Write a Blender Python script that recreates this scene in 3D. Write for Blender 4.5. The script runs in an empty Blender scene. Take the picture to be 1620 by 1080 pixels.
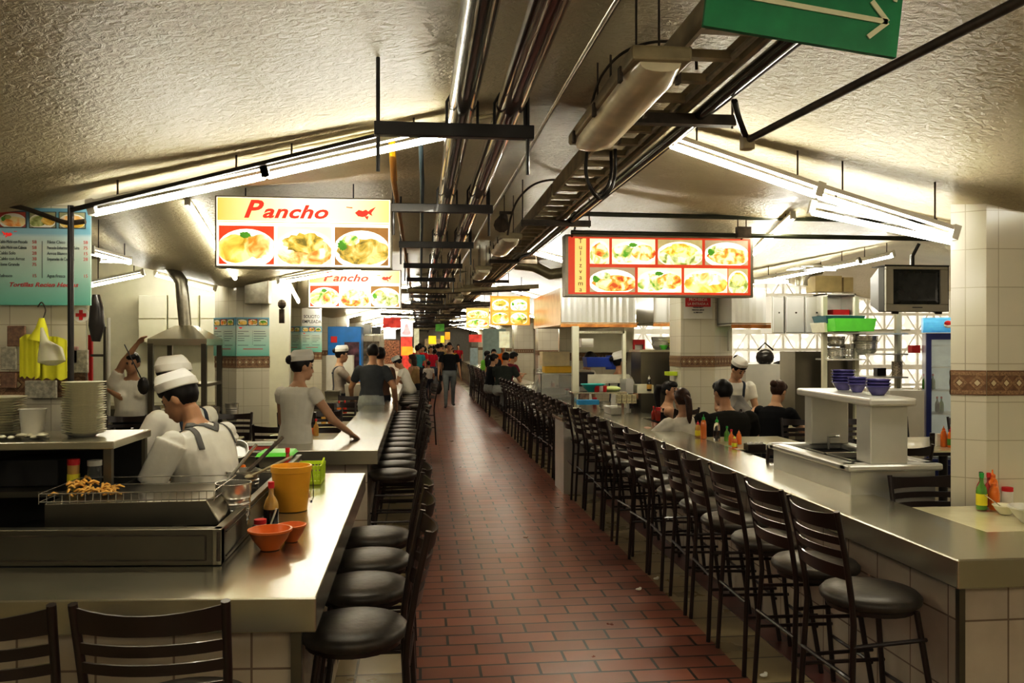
import bpy, bmesh, math, random
from math import sin, cos, pi, radians, sqrt, atan2
from mathutils import Vector, Matrix, Euler
from mathutils.bvhtree import BVHTree
random.seed(7)
SC = bpy.context.scene
COL = SC.collection
F = 1300.0; TH = math.atan(145/1300); HC = 1.7

def _dir(px, py):
    x = (px-810)/F
    return sin(TH)+x*cos(TH), cos(TH)-x*sin(TH)
def G(px, py, z=.87):            # measured point of the photo at a known height
    t = (HC-z)*F/(py-545); a = _dir(px, py)
    return (a[0]*t, a[1]*t, z)
def D(px, py, y):                # measured point of the photo at a known distance down the hall
    a = _dir(px, py); t = y/a[1]
    return (a[0]*t, y, HC-(py-545)*t/F)

# ------------------------------------------------------------------ materials
MATS = {}
def nodes(name):
    m = bpy.data.materials.new(name); m.use_nodes = True
    nt = m.node_tree; return m, nt, nt.nodes['Principled BSDF']
def N(nt, typ, **kw):
    n = nt.nodes.new(typ)
    for k, v in kw.items():
        if k in n.inputs: n.inputs[k].default_value = v
        else: setattr(n, k, v)
    return n
def mat(name, col, rough=.5, metal=0, emit=0, var=.12, scale=8, bump=0, ecol=None, alpha=1, trans=0, coat=0, stretch=None, spec=None):
    if name in MATS: return MATS[name]
    m, nt, b = nodes(name)
    tc = N(nt, 'ShaderNodeTexCoord')
    mp = N(nt, 'ShaderNodeMapping'); nt.links.new(tc.outputs['Object'], mp.inputs[0])
    if stretch: mp.inputs['Scale'].default_value = stretch
    nz = N(nt, 'ShaderNodeTexNoise', Scale=scale, Detail=4.0); nt.links.new(mp.outputs[0], nz.inputs['Vector'])
    cr = N(nt, 'ShaderNodeValToRGB')
    cr.color_ramp.elements[0].position = .3; cr.color_ramp.elements[1].position = .7
    cr.color_ramp.elements[0].color = tuple(c*(1-var) for c in col)+(1,)
    cr.color_ramp.elements[1].color = tuple(min(1, c*(1+var)) for c in col)+(1,)
    nt.links.new(nz.outputs['Fac'], cr.inputs[0]); nt.links.new(cr.outputs[0], b.inputs['Base Color'])
    b.inputs['Roughness'].default_value = rough; b.inputs['Metallic'].default_value = metal
    if metal > .5:
        mr = N(nt, 'ShaderNodeMapRange'); mr.inputs['To Min'].default_value = rough*.88; mr.inputs['To Max'].default_value = rough*1.15
        nt.links.new(nz.outputs['Fac'], mr.inputs[0]); nt.links.new(mr.outputs[0], b.inputs['Roughness'])
    if bump:
        bp = N(nt, 'ShaderNodeBump', Strength=bump, Distance=.01)
        nt.links.new(nz.outputs['Fac'], bp.inputs['Height']); nt.links.new(bp.outputs[0], b.inputs['Normal'])
    if emit:
        if ecol: b.inputs['Emission Color'].default_value = tuple(ecol)+(1,)
        else: nt.links.new(cr.outputs[0], b.inputs['Emission Color'])
        b.inputs['Emission Strength'].default_value = emit
    if alpha < 1: b.inputs['Alpha'].default_value = alpha
    if trans: b.inputs['Transmission Weight'].default_value = trans
    if coat: b.inputs['Coat Weight'].default_value = coat
    if spec is not None: b.inputs['Specular IOR Level'].default_value = spec
    MATS[name] = m; return m
def tilemat(name, c1, c2, mortar, w, h, ms=.004, rough=.2, offset=0, freq=2, bump=.3, var=.0, dirt=None, smooth=.1, coat=0):
    if name in MATS: return MATS[name]
    m, nt, b = nodes(name)
    tc = N(nt, 'ShaderNodeTexCoord')
    br = N(nt, 'ShaderNodeTexBrick', offset=offset, offset_frequency=freq)
    br.inputs['Scale'].default_value = 1; br.inputs['Brick Width'].default_value = w; br.inputs['Row Height'].default_value = h
    br.inputs['Mortar Size'].default_value = ms; br.inputs['Mortar Smooth'].default_value = smooth; br.inputs['Bias'].default_value = 0
    br.inputs['Color1'].default_value = c1+(1,); br.inputs['Color2'].default_value = c2+(1,); br.inputs['Mortar'].default_value = mortar+(1,)
    nt.links.new(tc.outputs['UV'], br.inputs['Vector'])
    nz = N(nt, 'ShaderNodeTexNoise', Scale=3.0, Detail=6.0); nt.links.new(tc.outputs['UV'], nz.inputs['Vector'])
    mx = N(nt, 'ShaderNodeMix', data_type='RGBA', blend_type='MULTIPLY'); mx.inputs[0].default_value = var
    cr = N(nt, 'ShaderNodeValToRGB'); cr.color_ramp.elements[0].position = .3; cr.color_ramp.elements[1].position = .65
    cr.color_ramp.elements[0].color = (.35, .3, .25, 1)
    nt.links.new(nz.outputs['Fac'], cr.inputs[0])
    nt.links.new(br.outputs['Color'], mx.inputs[6]); nt.links.new(cr.outputs[0], mx.inputs[7])
    nt.links.new(mx.outputs[2], b.inputs['Base Color'])
    b.inputs['Roughness'].default_value = rough
    mr = N(nt, 'ShaderNodeMapRange'); mr.inputs['To Min'].default_value = rough*.7; mr.inputs['To Max'].default_value = rough*1.4
    nt.links.new(nz.outputs['Fac'], mr.inputs[0]); nt.links.new(mr.outputs[0], b.inputs['Roughness'])
    bp = N(nt, 'ShaderNodeBump', Strength=bump, Distance=.004); bp.invert = True
    nt.links.new(br.outputs['Fac'], bp.inputs['Height']); nt.links.new(bp.outputs[0], b.inputs['Normal'])
    if coat: b.inputs['Coat Weight'].default_value = coat
    MATS[name] = m; return m
def foodmat(i, emit):
    key = 'food_%d_%s' % (i, emit)
    if key in MATS: return MATS[key]
    pal = [((.45,.25,.03),(.85,.55,.1),(.95,.8,.35)), ((.8,.2,.03),(.95,.55,.2),(1,.95,.8)), ((.15,.12,.02),(.55,.35,.06),(.85,.65,.25)),
           ((.1,.3,.03),(.6,.6,.2),(.95,.95,.8)), ((.5,.08,.02),(.9,.4,.08),(.98,.85,.5)), ((.2,.25,.05),(.55,.6,.25),(.9,.9,.7))][i % 6]
    m, nt, b = nodes(key)
    tc = N(nt, 'ShaderNodeTexCoord')
    nz = N(nt, 'ShaderNodeTexNoise', Scale=7.0+i*1.5, Detail=6.0, Distortion=.8)
    nt.links.new(tc.outputs['Object'], nz.inputs['Vector'])
    cr = N(nt, 'ShaderNodeValToRGB'); cr.color_ramp.elements[0].position = .36; cr.color_ramp.elements[1].position = .62
    cr.color_ramp.elements[0].color = pal[0]+(1,); cr.color_ramp.elements[1].color = pal[2]+(1,)
    e = cr.color_ramp.elements.new(.48); e.color = pal[1]+(1,)
    nt.links.new(nz.outputs['Fac'], cr.inputs[0]); nt.links.new(cr.outputs[0], b.inputs['Base Color'])
    b.inputs['Roughness'].default_value = .4
    if emit:
        nt.links.new(cr.outputs[0], b.inputs['Emission Color']); b.inputs['Emission Strength'].default_value = emit
    MATS[key] = m; return m

STEEL = mat('stainless_steel', (.64,.62,.52), .24, .94, var=.05, scale=1.6)
STEELD = mat('dull_steel', (.20,.185,.145), .34, 1, var=.12, scale=2.5)
STEELW = mat('bright_steel', (.72,.71,.66), .3, .45, var=.06, scale=4)
CHROME = mat('chrome', (.70,.68,.62), .22, .7, var=.05)
TILE = tilemat('cream_wall_tile', (.74,.70,.58), (.77,.73,.61), (.52,.47,.36), .2, .2, .0022, .16, var=.06)
TILEB = tilemat('counter_tile', (.56,.50,.42), (.62,.56,.47), (.28,.22,.17), .26, .3, .004, .2, var=.35)
BRICK = tilemat('brick_paving', (.33,.125,.075), (.23,.085,.052), (.022,.016,.012), .31, .155, .008, .30, offset=.5, freq=2, bump=.5, var=.45)
FLT = tilemat('beige_floor_tile', (.40,.33,.19), (.34,.28,.16), (.10,.085,.055), .33, .33, .007, .28, offset=0, var=.35)
REDT = tilemat('red_kerb_tile', (.16,.05,.04), (.13,.045,.035), (.05,.03,.025), .3, .3, .004, .3, var=.3)
def ceilmat():
    m, nt, b = nodes('painted_stucco')
    tc = N(nt, 'ShaderNodeTexCoord')
    mp = N(nt, 'ShaderNodeMapping'); mp.inputs['Scale'].default_value = (11, 17, 12); nt.links.new(tc.outputs['Object'], mp.inputs[0])
    nz = N(nt, 'ShaderNodeTexNoise', Scale=2.3, Detail=7.0, Roughness=.6, Distortion=.6); nt.links.new(mp.outputs[0], nz.inputs['Vector'])
    n2 = N(nt, 'ShaderNodeTexNoise', Scale=.7, Detail=5.0); nt.links.new(tc.outputs['Object'], n2.inputs['Vector'])
    cr = N(nt, 'ShaderNodeValToRGB'); cr.color_ramp.elements[0].position = .3; cr.color_ramp.elements[1].position = .7
    cr.color_ramp.elements[0].color = (.50,.43,.28,1); cr.color_ramp.elements[1].color = (.70,.62,.44,1)
    nt.links.new(n2.outputs['Fac'], cr.inputs[0]); nt.links.new(cr.outputs[0], b.inputs['Base Color'])
    b.inputs['Roughness'].default_value = .33
    bp = N(nt, 'ShaderNodeBump', Strength=.85, Distance=.03)
    nt.links.new(nz.outputs['Fac'], bp.inputs['Height']); nt.links.new(bp.outputs[0], b.inputs['Normal'])
    MATS['painted_stucco'] = m; return m
CEIL = ceilmat()
BLACK = mat('black_metal', (.018,.014,.012), .32, 0, var=.2, coat=.2)
BROWNM = mat('dark_brown_metal', (.022,.010,.007), .30, 0, var=.25, coat=.15)
VINYL = mat('brown_black_vinyl', (.045,.036,.026), .40, 0, var=.25, scale=30, bump=.15)
RUST = mat('rusty_steel', (.09,.07,.05), .55, .4, var=.5, scale=12)
PIPEB = mat('black_pipe_paint', (.035,.026,.018), .22, .3, var=.3, coat=.6)
PIPER = mat('red_oxide_pipe', (.10,.018,.012), .2, .1, var=.35, coat=.7)
PIPEY = mat('yellow_pipe', (.75,.42,.02), .35, var=.15)
PIPEO = mat('orange_brown_pipe', (.30,.14,.03), .35, var=.2)
PIPEG = mat('blue_grey_pipe', (.10,.14,.17), .4, var=.2)
GALV = mat('galvanised_steel', (.42,.40,.33), .35, .9, var=.2, scale=15)
TRAYM = mat('cream_tray_paint', (.40,.35,.23), .5, var=.25, scale=9)
WHITE = mat('white_paint', (.75,.73,.66), .4, var=.06)
WPLAS = mat('white_plastic', (.78,.76,.68), .35, var=.05)
CREAM = mat('cream_laminate', (.76,.72,.50), .18, var=.05, coat=.4)
CABW = mat('cream_cabinet', (.72,.70,.55), .35, var=.04)
TUBE = mat('lit_tube', (1,1,1), .4, emit=44, ecol=(1.0,.96,.86), var=0)
TUBE2 = mat('soft_lit_tube', (1,1,1), .4, emit=16, ecol=(1.0,.96,.86), var=0)
DIFF = mat('old_diffuser', (.88,.82,.64), .35, var=.14, coat=.3)
PLATE = mat('cream_plate', (.92,.88,.70), .3, var=.08, coat=.4)
ORANGE = mat('orange_plastic', (.80,.22,.04), .35, var=.06)
AMBER = mat('amber_bucket_plastic', (.95,.50,.05), .35, var=.06)
LIME = mat('lime_plastic', (.62,.78,.06), .35, var=.06)
GREENP = mat('green_plastic', (.18,.75,.10), .4, var=.08)
YELLOWP = mat('yellow_plastic', (.78,.68,.03), .4, var=.08)
BLUEP = mat('blue_plastic', (.03,.07,.36), .3, var=.08)
PURPLE = mat('blue_violet_glaze', (.10,.09,.28), .25, var=.12, coat=.5)
TEALP = mat('teal_plastic', (.03,.40,.38), .35, var=.08)
REDP = mat('red_plastic', (.62,.02,.02), .3, var=.1)
GREENC = mat('green_cap', (.05,.42,.08), .35, var=.08)
GLASS = mat('clear_glass', (.85,.85,.78), .06, trans=.9, var=0)
GLASSP = mat('thin_glass_pane', (.75,.78,.75), .05, alpha=.28, var=0)
SAUCEO = mat('orange_sauce', (.75,.20,.02), .2, var=.12, coat=.5)
SAUCER = mat('red_sauce', (.36,.03,.015), .2, var=.12, coat=.5)
SAUCEY = mat('amber_sauce', (.62,.38,.10), .2, var=.12, coat=.5)
SAUCEG = mat('green_sauce', (.12,.30,.04), .2, var=.12, coat=.5)
SAUCEB = mat('soy_sauce', (.02,.012,.01), .15, var=.12, coat=.5)
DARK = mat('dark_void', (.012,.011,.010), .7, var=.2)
CARD = mat('cardboard', (.45,.36,.18), .7, var=.1)
CLOTHY = mat('yellow_cloth', (.80,.78,.06), .8, var=.10, bump=.3)
BAGM = mat('clear_bag', (.80,.78,.68), .25, alpha=.6, var=.08)
GREENS = mat('sign_green', (.015,.22,.09), .4, var=.12, scale=20)
SIGNW = mat('sign_cream', (.70,.70,.50), .5, var=.08)
LBLR = mat('label_red', (.65,.03,.03), .5, var=.05)
LBLW = mat('label_white', (.8,.78,.72), .5, var=.05)
LBLY = mat('label_yellow', (.85,.75,.05), .4, var=.05)
INK = mat('dark_ink', (.05,.05,.06), .6, var=.05)

# ------------------------------------------------------------------ mesh builder
class MB:
    def __init__(s): s.v = []; s.f = []; s.m = []
    def add(s, vs, fs, m=0):
        o = len(s.v); s.v += [tuple(v) for v in vs]
        for f in fs: s.f.append(tuple(i+o for i in f)); s.m.append(m)
        return s
    def box(s, c, d, m=0, rot=None, M=None):
        R = Euler(rot).to_matrix() if rot else (M or Matrix.Identity(3))
        vs = [Vector(c)+R@Vector((d[0]/2*x, d[1]/2*y, d[2]/2*z)) for x in (-1,1) for y in (-1,1) for z in (-1,1)]
        return s.add(vs, [(0,1,3,2),(4,6,7,5),(0,4,5,1),(2,3,7,6),(0,2,6,4),(1,5,7,3)], m)
    def bx(s, x0, x1, y0, y1, z0, z1, m=0):
        return s.box(((x0+x1)/2,(y0+y1)/2,(z0+z1)/2), (x1-x0,y1-y0,z1-z0), m)
    def bar(s, p0, p1, w, h, m=0):
        p0 = Vector(p0); p1 = Vector(p1); d = (p1-p0); L = d.length; y = d/L
        up = Vector((0,0,1)) if abs(y.z) < .95 else Vector((0,1,0))
        x = y.cross(up).normalized(); z = x.cross(y)
        M = Matrix((x, y, z)).transposed()
        return s.box((p0+p1)/2, (w, L, h), m, M=M)
    def rings(s, rings, m=0, cap=True, closed=False):
        n = len(rings[0]); o = len(s.v); fs = []
        for a in range(len(rings)-1):
            for i in range(n):
                j = (i+1) % n; fs.append((a*n+i, a*n+j, (a+1)*n+j, (a+1)*n+i))
        if cap:
            fs.append(tuple(range(n-1,-1,-1))); k = (len(rings)-1)*n; fs.append(tuple(k+i for i in range(n)))
        return s.add([p for r in rings for p in r], fs, m)
    def tube(s, pts, r, n=8, m=0, cap=True, flat=None):
        pts = [Vector(p) for p in pts]; R = []
        rr = r if isinstance(r, (list, tuple)) else [r]*len(pts)
        px = None
        for i, p in enumerate(pts):
            if i == 0: t = pts[1]-p
            elif i == len(pts)-1: t = p-pts[i-1]
            else: t = (p-pts[i-1]).normalized()+(pts[i+1]-p).normalized()
            t = t.normalized()
            if px is None:
                px = t.cross(Vector((0,0,1)) if abs(t.z) < .9 else Vector((0,1,0))).normalized()
            else: px = (px-t*px.dot(t)).normalized()
            py = t.cross(px)
            fx = flat or 1
            R.append([p+px*cos(2*pi*k/n)*rr[i]+py*sin(2*pi*k/n)*rr[i]*fx for k in range(n)])
        return s.rings(R, m, cap)
    def cyl(s, p0, p1, r0, r1=None, n=12, m=0): return s.tube([p0, p1], [r0, r0 if r1 is None else r1], n, m)
    def lathe(s, prof, c=(0,0,0), n=20, sx=1, sy=1, m=0, cap=True, rot=None):
        R = Euler(rot).to_matrix() if rot else Matrix.Identity(3); c = Vector(c)
        return s.rings([[c+R@Vector((r*cos(2*pi*k/n)*sx, r*sin(2*pi*k/n)*sy, z)) for k in range(n)] for r, z in prof], m, cap)
    def ell(s, c, r, n=12, m=0, rot=None, M=None):
        R = M or (Euler(rot).to_matrix() if rot else Matrix.Identity(3)); c = Vector(c); k = max(4, n//2)
        rg = []
        for a in range(k+1):
            t = -pi/2+pi*a/k; q = max(cos(t), .02)
            rg.append([c+R@Vector((r[0]*q*cos(2*pi*i/n), r[1]*q*sin(2*pi*i/n), r[2]*sin(t))) for i in range(n)])
        return s.rings(rg, m, True)
    def prism(s, poly, z0, z1, m=0):
        n = len(poly)
        return s.add([(x,y,z0) for x,y in poly]+[(x,y,z1) for x,y in poly],
                     [tuple(range(n-1,-1,-1)), tuple(range(n,2*n))]+[(i,(i+1)%n,n+(i+1)%n,n+i) for i in range(n)], m)
    def poly(s, pts, m=0): return s.add(pts, [tuple(range(len(pts)))], m)
    def build(s, name, mats, parent=None, smooth=False, bevel=0, w=False, uv=True, sub=0):
        me = bpy.data.meshes.new(name)
        off = Vector((0,0,0))
        if w and parent is not None: off = parent.location
        me.from_pydata([(a-off.x, b-off.y, c-off.z) for a, b, c in s.v], [], s.f)
        if not isinstance(mats, (list, tuple)): mats = [mats]
        for m in mats: me.materials.append(m)
        me.polygons.foreach_set('material_index', s.m)
        if uv: boxuv(me, off)
        if smooth: smooth_by_angle(me, smooth if smooth is not True else 40)
        me.update()
        o = bpy.data.objects.new(name, me); COL.objects.link(o)
        if parent is not None: o.parent = parent
        if bevel:
            b = o.modifiers.new('bevel', 'BEVEL'); b.width = bevel; b.segments = 2; b.limit_method = 'ANGLE'
        return o
def boxuv(me, off=Vector((0,0,0))):
    uvl = me.uv_layers.new(name='UVMap'); d = uvl.data
    for p in me.polygons:
        n = p.normal
        if abs(n.z) > .7: ax = Vector((1,0,0)); ay = Vector((0,1,0))
        else:
            ax = Vector((-n.y, n.x, 0)).normalized(); ay = Vector((0,0,1))
        for li in p.loop_indices:
            c = me.vertices[me.loops[li].vertex_index].co+off
            d[li].uv = (c.dot(ax), c.dot(ay))
def smooth_by_angle(me, ang):
    me.polygons.foreach_set('use_smooth', [True]*len(me.polygons))
    bm = bmesh.new(); bm.from_mesh(me)
    ca = radians(ang)
    for e in bm.edges:
        e.smooth = not (len(e.link_faces) == 2 and e.calc_face_angle(0) > ca)
    bm.to_mesh(me); bm.free()
def tag(o, label, cat, group=None, kind=None):
    if label: o['label'] = label
    if cat: o['category'] = cat
    if group: o['group'] = group
    if kind: o['kind'] = kind
    return o
def thing(name, label, cat, loc=(0,0,0), rz=0, group=None):
    o = bpy.data.objects.new(name, None); COL.objects.link(o)
    o.empty_display_size = .1; o.location = loc; o.rotation_euler = (0,0,rz)
    return tag(o, label, cat, group)
def struct(mb, name, m, **k):
    o = mb.build(name, m, **k); o['kind'] = 'structure'; return o
def one(mb, name, m, label, cat, group=None, loc=None, **k):
    """a thing that is a single mesh: world-coordinate builder, origin moved to loc"""
    if loc is not None:
        mb.v = [(a-loc[0], b-loc[1], c-loc[2]) for a, b, c in mb.v]
    o = mb.build(name, m, **k)
    if loc is not None: o.location = loc
    return tag(o, label, cat, group)
def dup(root, loc=None, rz=None, label=None, group=None):
    r = root.copy(); COL.objects.link(r)
    if loc is not None: r.location = loc
    if rz is not None: r.rotation_euler = (0,0,rz)
    if label: r['label'] = label
    if group: r['group'] = group
    for ch in list(root.children):
        c = ch.copy(); COL.objects.link(c); c.parent = r
        for g in list(ch.children):
            d = g.copy(); COL.objects.link(d); d.parent = c
    return r
def text(s, size, loc, m, parent=None, name='lettering', rot=(pi/2,0,0), shear=0, bold=0, ext=.0012, align='LEFT', sx=1, space=1):
    cu = bpy.data.curves.new(name, 'FONT'); cu.body = s; cu.size = size; cu.shear = shear; cu.offset = bold
    cu.extrude = ext; cu.align_x = align; cu.resolution_u = 3; cu.space_character = space
    t = bpy.data.objects.new(name, cu); COL.objects.link(t)
    bpy.context.view_layer.update()
    me = bpy.data.meshes.new_from_object(t.evaluated_get(bpy.context.evaluated_depsgraph_get()))
    bpy.data.objects.remove(t)
    me.materials.clear(); me.materials.append(m); me.name = name
    me.transform(Matrix.Diagonal((sx,1,1,1)))
    me.transform(Euler(rot).to_matrix().to_4x4()); me.transform(Matrix.Translation(loc))
    o = bpy.data.objects.new(name, me); COL.objects.link(o)
    if parent is not None: o.parent = parent
    return o
# ------------------------------------------------------------------ setting
PILX = [-7.4, -2.1, 3.25, 8.55]; PILY = [-1.08+5.3*k for k in range(0, 12)]
def ceil_z(x, y):
    dx = min(abs(x-a) for a in PILX); dy = min(abs(y-a) for a in PILY)
    u = min(1, sqrt((dx/2.65)**2+.0012)); v = min(1, sqrt((dy/2.65)**2+.0012))
    def sm(t): return .89*(t if t < .85 else .85+(t-.85)*(1-(t-.85)/.3))
    u = sm(u); v = sm(v)
    return 2.29+.76*(1-(1-u)*(1-v))
def build_ceiling():
    x0, x1, y0, y1, st = -7.6, 10.2, -1.6, 56, .13
    nx = int((x1-x0)/st); ny = int((y1-y0)/st)
    vs = []; fs = []
    for j in range(ny+1):
        for i in range(nx+1):
            x = x0+(x1-x0)*i/nx; y = y0+(y1-y0)*j/ny; vs.append((x, y, ceil_z(x, y)))
    for j in range(ny):
        for i in range(nx):
            a = j*(nx+1)+i; fs.append((a, a+nx+1, a+nx+2, a+1))
    mb = MB(); mb.v = vs; mb.f = fs; mb.m = [0]*len(fs)
    o = mb.build('ceiling', CEIL, uv=False); o['kind'] = 'structure'
    o.data.polygons.foreach_set('use_smooth', [True]*len(fs))
build_ceiling()
struct(MB().poly([(-7.6,-1.6,0),(10.2,-1.6,0),(10.2,56,0),(-7.6,56,0)]), 'floor', FLT)
struct(MB().bx(-.05,1.66,-1.6,56,-.02,.004), 'floor', BRICK)
struct(MB().bx(1.97,2.12,-1.6,56,-.02,.006), 'trim_1', REDT)
struct(MB().bx(-7.7,-7.55,-1.6,56,0,3.1), 'wall_left', TILE)
struct(MB().bx(-7.6,10.2,56,56.2,0,3.1), 'wall_back', TILE)
struct(MB().bx(-7.6,10.2,-1.75,-1.6,0,3.1), 'wall_front', TILE)

def band_at(mb, p0, p1, z0, z1, n, m0=0, m1=1, m2=2):
    """decorative border: brown strip, darker rails and a row of pale diamonds between p0 and p1"""
    p0 = Vector(p0+(0,)); p1 = Vector(p1+(0,)); d = (p1-p0); L = d.length; t = d/L; nn = Vector((t.y, -t.x, 0))
    def q(u0, u1, a, b, off, m):
        mb.poly([p0+t*u0+nn*off+Vector((0,0,a)), p0+t*u1+nn*off+Vector((0,0,a)), p0+t*u1+nn*off+Vector((0,0,b)), p0+t*u0+nn*off+Vector((0,0,b))], m)
    q(0, L, z0, z1, .004, m0)
    h = z1-z0
    q(0, L, z0+h*.05, z0+h*.20, .006, m2); q(0, L, z1-h*.20, z1-h*.05, .006, m2)
    for k in range(n):
        c = p0+t*(L*(k+.5)/n)+nn*.007; r = min(h*.17, L/n*.36); zc = (z0+z1)/2
        for (rr, mm, o2) in ((r*1.9, m2, 0), (r*1.1, m0, .001), (r*.75, m1, .002)):
            c2 = c+nn*o2
            mb.poly([c2+t*-rr*.9+Vector((0,0,zc)), c2+Vector((0,0,zc-rr)), c2+t*rr*.9+Vector((0,0,zc)), c2+Vector((0,0,zc+rr))], mm)
BNDB = mat('border_brown', (.22,.12,.065), .35, var=.25, scale=40)
BNDW = mat('border_diamond', (.62,.55,.38), .3, var=.1)
BNDD = mat('border_dark', (.33,.21,.12), .4, var=.4, scale=120)
def pillar(poly, n_d=5):
    """poly: ccw footprint"""
    mb = MB().prism(poly, 0, 2.75)
    o = struct(mb, 'pillar', TILE)
    b = MB()
    for i in range(len(poly)):
        p0, p1 = poly[i], poly[(i+1) % len(poly)]
        L = math.dist(p0, p1)
        band_at(b, p0, p1, 1.435, 1.565, max(1, int(L/.068)))
    b.build('tile_border', [BNDB, BNDW, BNDD], o)
    return o
def rect_poly(cx, cy, w, d, rot):
    R = Matrix.Rotation(rot, 2)
    return [tuple(Vector((cx, cy))+R@Vector(p)) for p in ((-w/2,-d/2),(w/2,-d/2),(w/2,d/2),(-w/2,d/2))]
# near right pillar (front corner measured), near left pillar with the menu
pillar([(2.80,4.08),(2.93,3.98),(3.55,3.95),(3.75,4.55),(3.33,4.62)])
nl = pillar([(-2.55,4.40),(-1.68,4.37),(-1.86,4.85),(-2.55,4.9)])
# second left pillar: its edge turned to the aisle
A = D(340,540,9.9); B = D(374,540,9.62); C = D(426,540,9.70)
pillar([(A[0],A[1]),(B[0],B[1]),(C[0],C[1]),(C[0]-.14,C[1]+.5),(A[0]+.1,A[1]+.35)])
P2 = (A, B, C)
A3 = D(450,540,15.2); B3 = D(477,540,14.85); C3 = D(509,540,14.95)
pillar([(A3[0],A3[1]),(B3[0],B3[1]),(C3[0],C3[1]),(C3[0]-.14,C3[1]+.5),(A3[0]+.1,A3[1]+.35)])
P3 = (A3, B3, C3)
A4 = D(1077,540,9.45); B4 = D(1131,540,9.42); C4 = D(1158,540,9.75)
pillar([(A4[0],A4[1]),(B4[0],B4[1]),(C4[0],C4[1]),(C4[0]-.1,C4[1]+.3),(A4[0]+.02,A4[1]+.5)])
P4 = (A4, B4, C4)
for k in range(3, 10):
    y = -.85+5.3*k
    if k > 3: pillar(rect_poly(-2.05, y, .6, .5, 0))
    pillar(rect_poly(3.2, y, .62, .5, 0))
pillar(rect_poly(-2.3, -.85, .5, .5, 0)); pillar(rect_poly(3.3, -.85, .5, .5, 0))
# left partition behind the dining corner, with the cream wall cupboards
mb = MB().bx(-7.5,-1.95,12.6,12.75,0,2.95); struct(mb, 'wall_rear_left', CABW)
# right outer wall: low tiled part, then a lattice of openings to the daylight
mb = MB().bx(10.05,10.2,-1.6,56,0,.9).bx(10.05,10.2,-1.6,56,2.6,3.2); struct(mb, 'wall_right', TILE)
# back right partition seen behind the kitchens: opens to daylight
LATM = mat('cream_lattice', (.74,.70,.60), .5, emit=.12, var=.1)
def lattice(name, x0, x1, y, z0, z1, step=.32):
    mb = MB()
    n = int((x1-x0)/step)
    for i in range(n+1):
        x = x0+(x1-x0)*i/n; mb.bar((x,y,z0),(x,y,z1),.035,.04)
        if i < n:
            xa = x0+(x1-x0)*(i+1)/n
            k = int((z1-z0)/.42)
            for j in range(k):
                za = z0+(z1-z0)*j/k; zb = z0+(z1-z0)*(j+1)/k
                if (i+j) % 2: mb.bar((x,y,za),(xa,y,zb),.02,.02)
                else: mb.bar((x,y,zb),(xa,y,za),.02,.02)
    k = int((z1-z0)/.30)
    for j in range(k+1):
        z = z0+(z1-z0)*j/k; mb.bar((x0,y,z),(x1,y,z),.05,.045 if j % 2 else .09)
    return struct(mb, name, LATM)
lattice('window_1', 3.6, 10.05, 14.2, .0, 2.9)
def skyg():
    m, nt, b = nodes('daylit_bubble_glass')
    tc = N(nt, 'ShaderNodeTexCoord'); mp = N(nt, 'ShaderNodeMapping'); mp.inputs['Scale'].default_value = (4.2,.01,4.2); nt.links.new(tc.outputs['Object'], mp.inputs[0])
    vo = N(nt, 'ShaderNodeTexVoronoi', Scale=1.0, Randomness=.25); nt.links.new(mp.outputs[0], vo.inputs['Vector'])
    cr = N(nt, 'ShaderNodeValToRGB'); cr.color_ramp.elements[0].position = .18; cr.color_ramp.elements[1].position = .42
    cr.color_ramp.elements[0].color = (1,.97,.93,1); cr.color_ramp.elements[1].color = (.40,.36,.31,1)
    nt.links.new(vo.outputs['Distance'], cr.inputs[0]); nt.links.new(cr.outputs[0], b.inputs['Emission Color']); b.inputs['Emission Strength'].default_value = 1.25
    nt.links.new(cr.outputs[0], b.inputs['Base Color']); return m
SKYG = skyg()
struct(MB().bx(3.6,10.05,14.32,14.36,.9,2.9), 'window_2', SKYG)
# milky panes behind the pillars of the right side
mb = MB()
for k in range(24):
    y = -1.2+k*2.3; mb.bar((10.05,y,.9),(10.05,y,2.6),.06,.06)
mb.bar((10.05,-1.5,1.7),(10.05,55,1.7),.06,.06); struct(mb, 'window_3', LATM)
struct(MB().bx(10.14,10.18,-1.5,55.9,.9,2.6), 'window_4', SKYG)

# ------------------------------------------------------------------ counters
def slab(poly, z0=.755, z1=.87):
    return MB().prism(poly, z0, z1)
# right service counter: long strip plus the return towards the camera's right
rc = thing('service_counter', 'long right hand stainless topped counter on cream tiled base', 'counter', (2.3,3.0,0))
slab([(2.06,2.96),(4.2,2.93),(4.2,3.39),(2.50,3.39),(2.50,16.8),(2.08,16.8)]).build('worktop', STEEL, rc, w=True, bevel=.006)
MB().prism([(2.13,3.05),(4.1,3.05),(4.1,3.33),(2.42,3.33),(2.42,16.7),(2.13,16.7)], 0, .755).build('tiled_base', TILEB, rc, w=True)
MB().bx(2.12,2.145,3.035,3.06,0,.755).build('corner_trim', STEELD, rc, w=True)
def cream_table(label, x0, x1, y0, y1, leg=True, name='dining_table', z=.865, top=CREAM, group=None):
    t = thing(name, label, 'table', ((x0+x1)/2,(y0+y1)/2,0), group=group)
    MB().bx(x0,x1,y0,y1,z-.04,z).build('tabletop', [top], t, w=True, bevel=.008)
    MB().bx(x0-.004,x1+.004,y0-.004,y1+.004,z-.036,z-.012).build('edge_strip', BLACK, t, w=True)
    if leg:
        cx = (x0+x1)/2; cy = (y0+y1)/2
        MB().cyl((cx,cy,.02),(cx,cy,z-.04),.035).build('pedestal', BLACK, t, w=True, smooth=True)
        MB().bar((cx-.28,cy,.02),(cx+.28,cy,.02),.06,.035).bar((cx,cy-.24,.02),(cx,cy+.24,.02),.06,.035).build('foot', BLACK, t, w=True)
    return t
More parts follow.
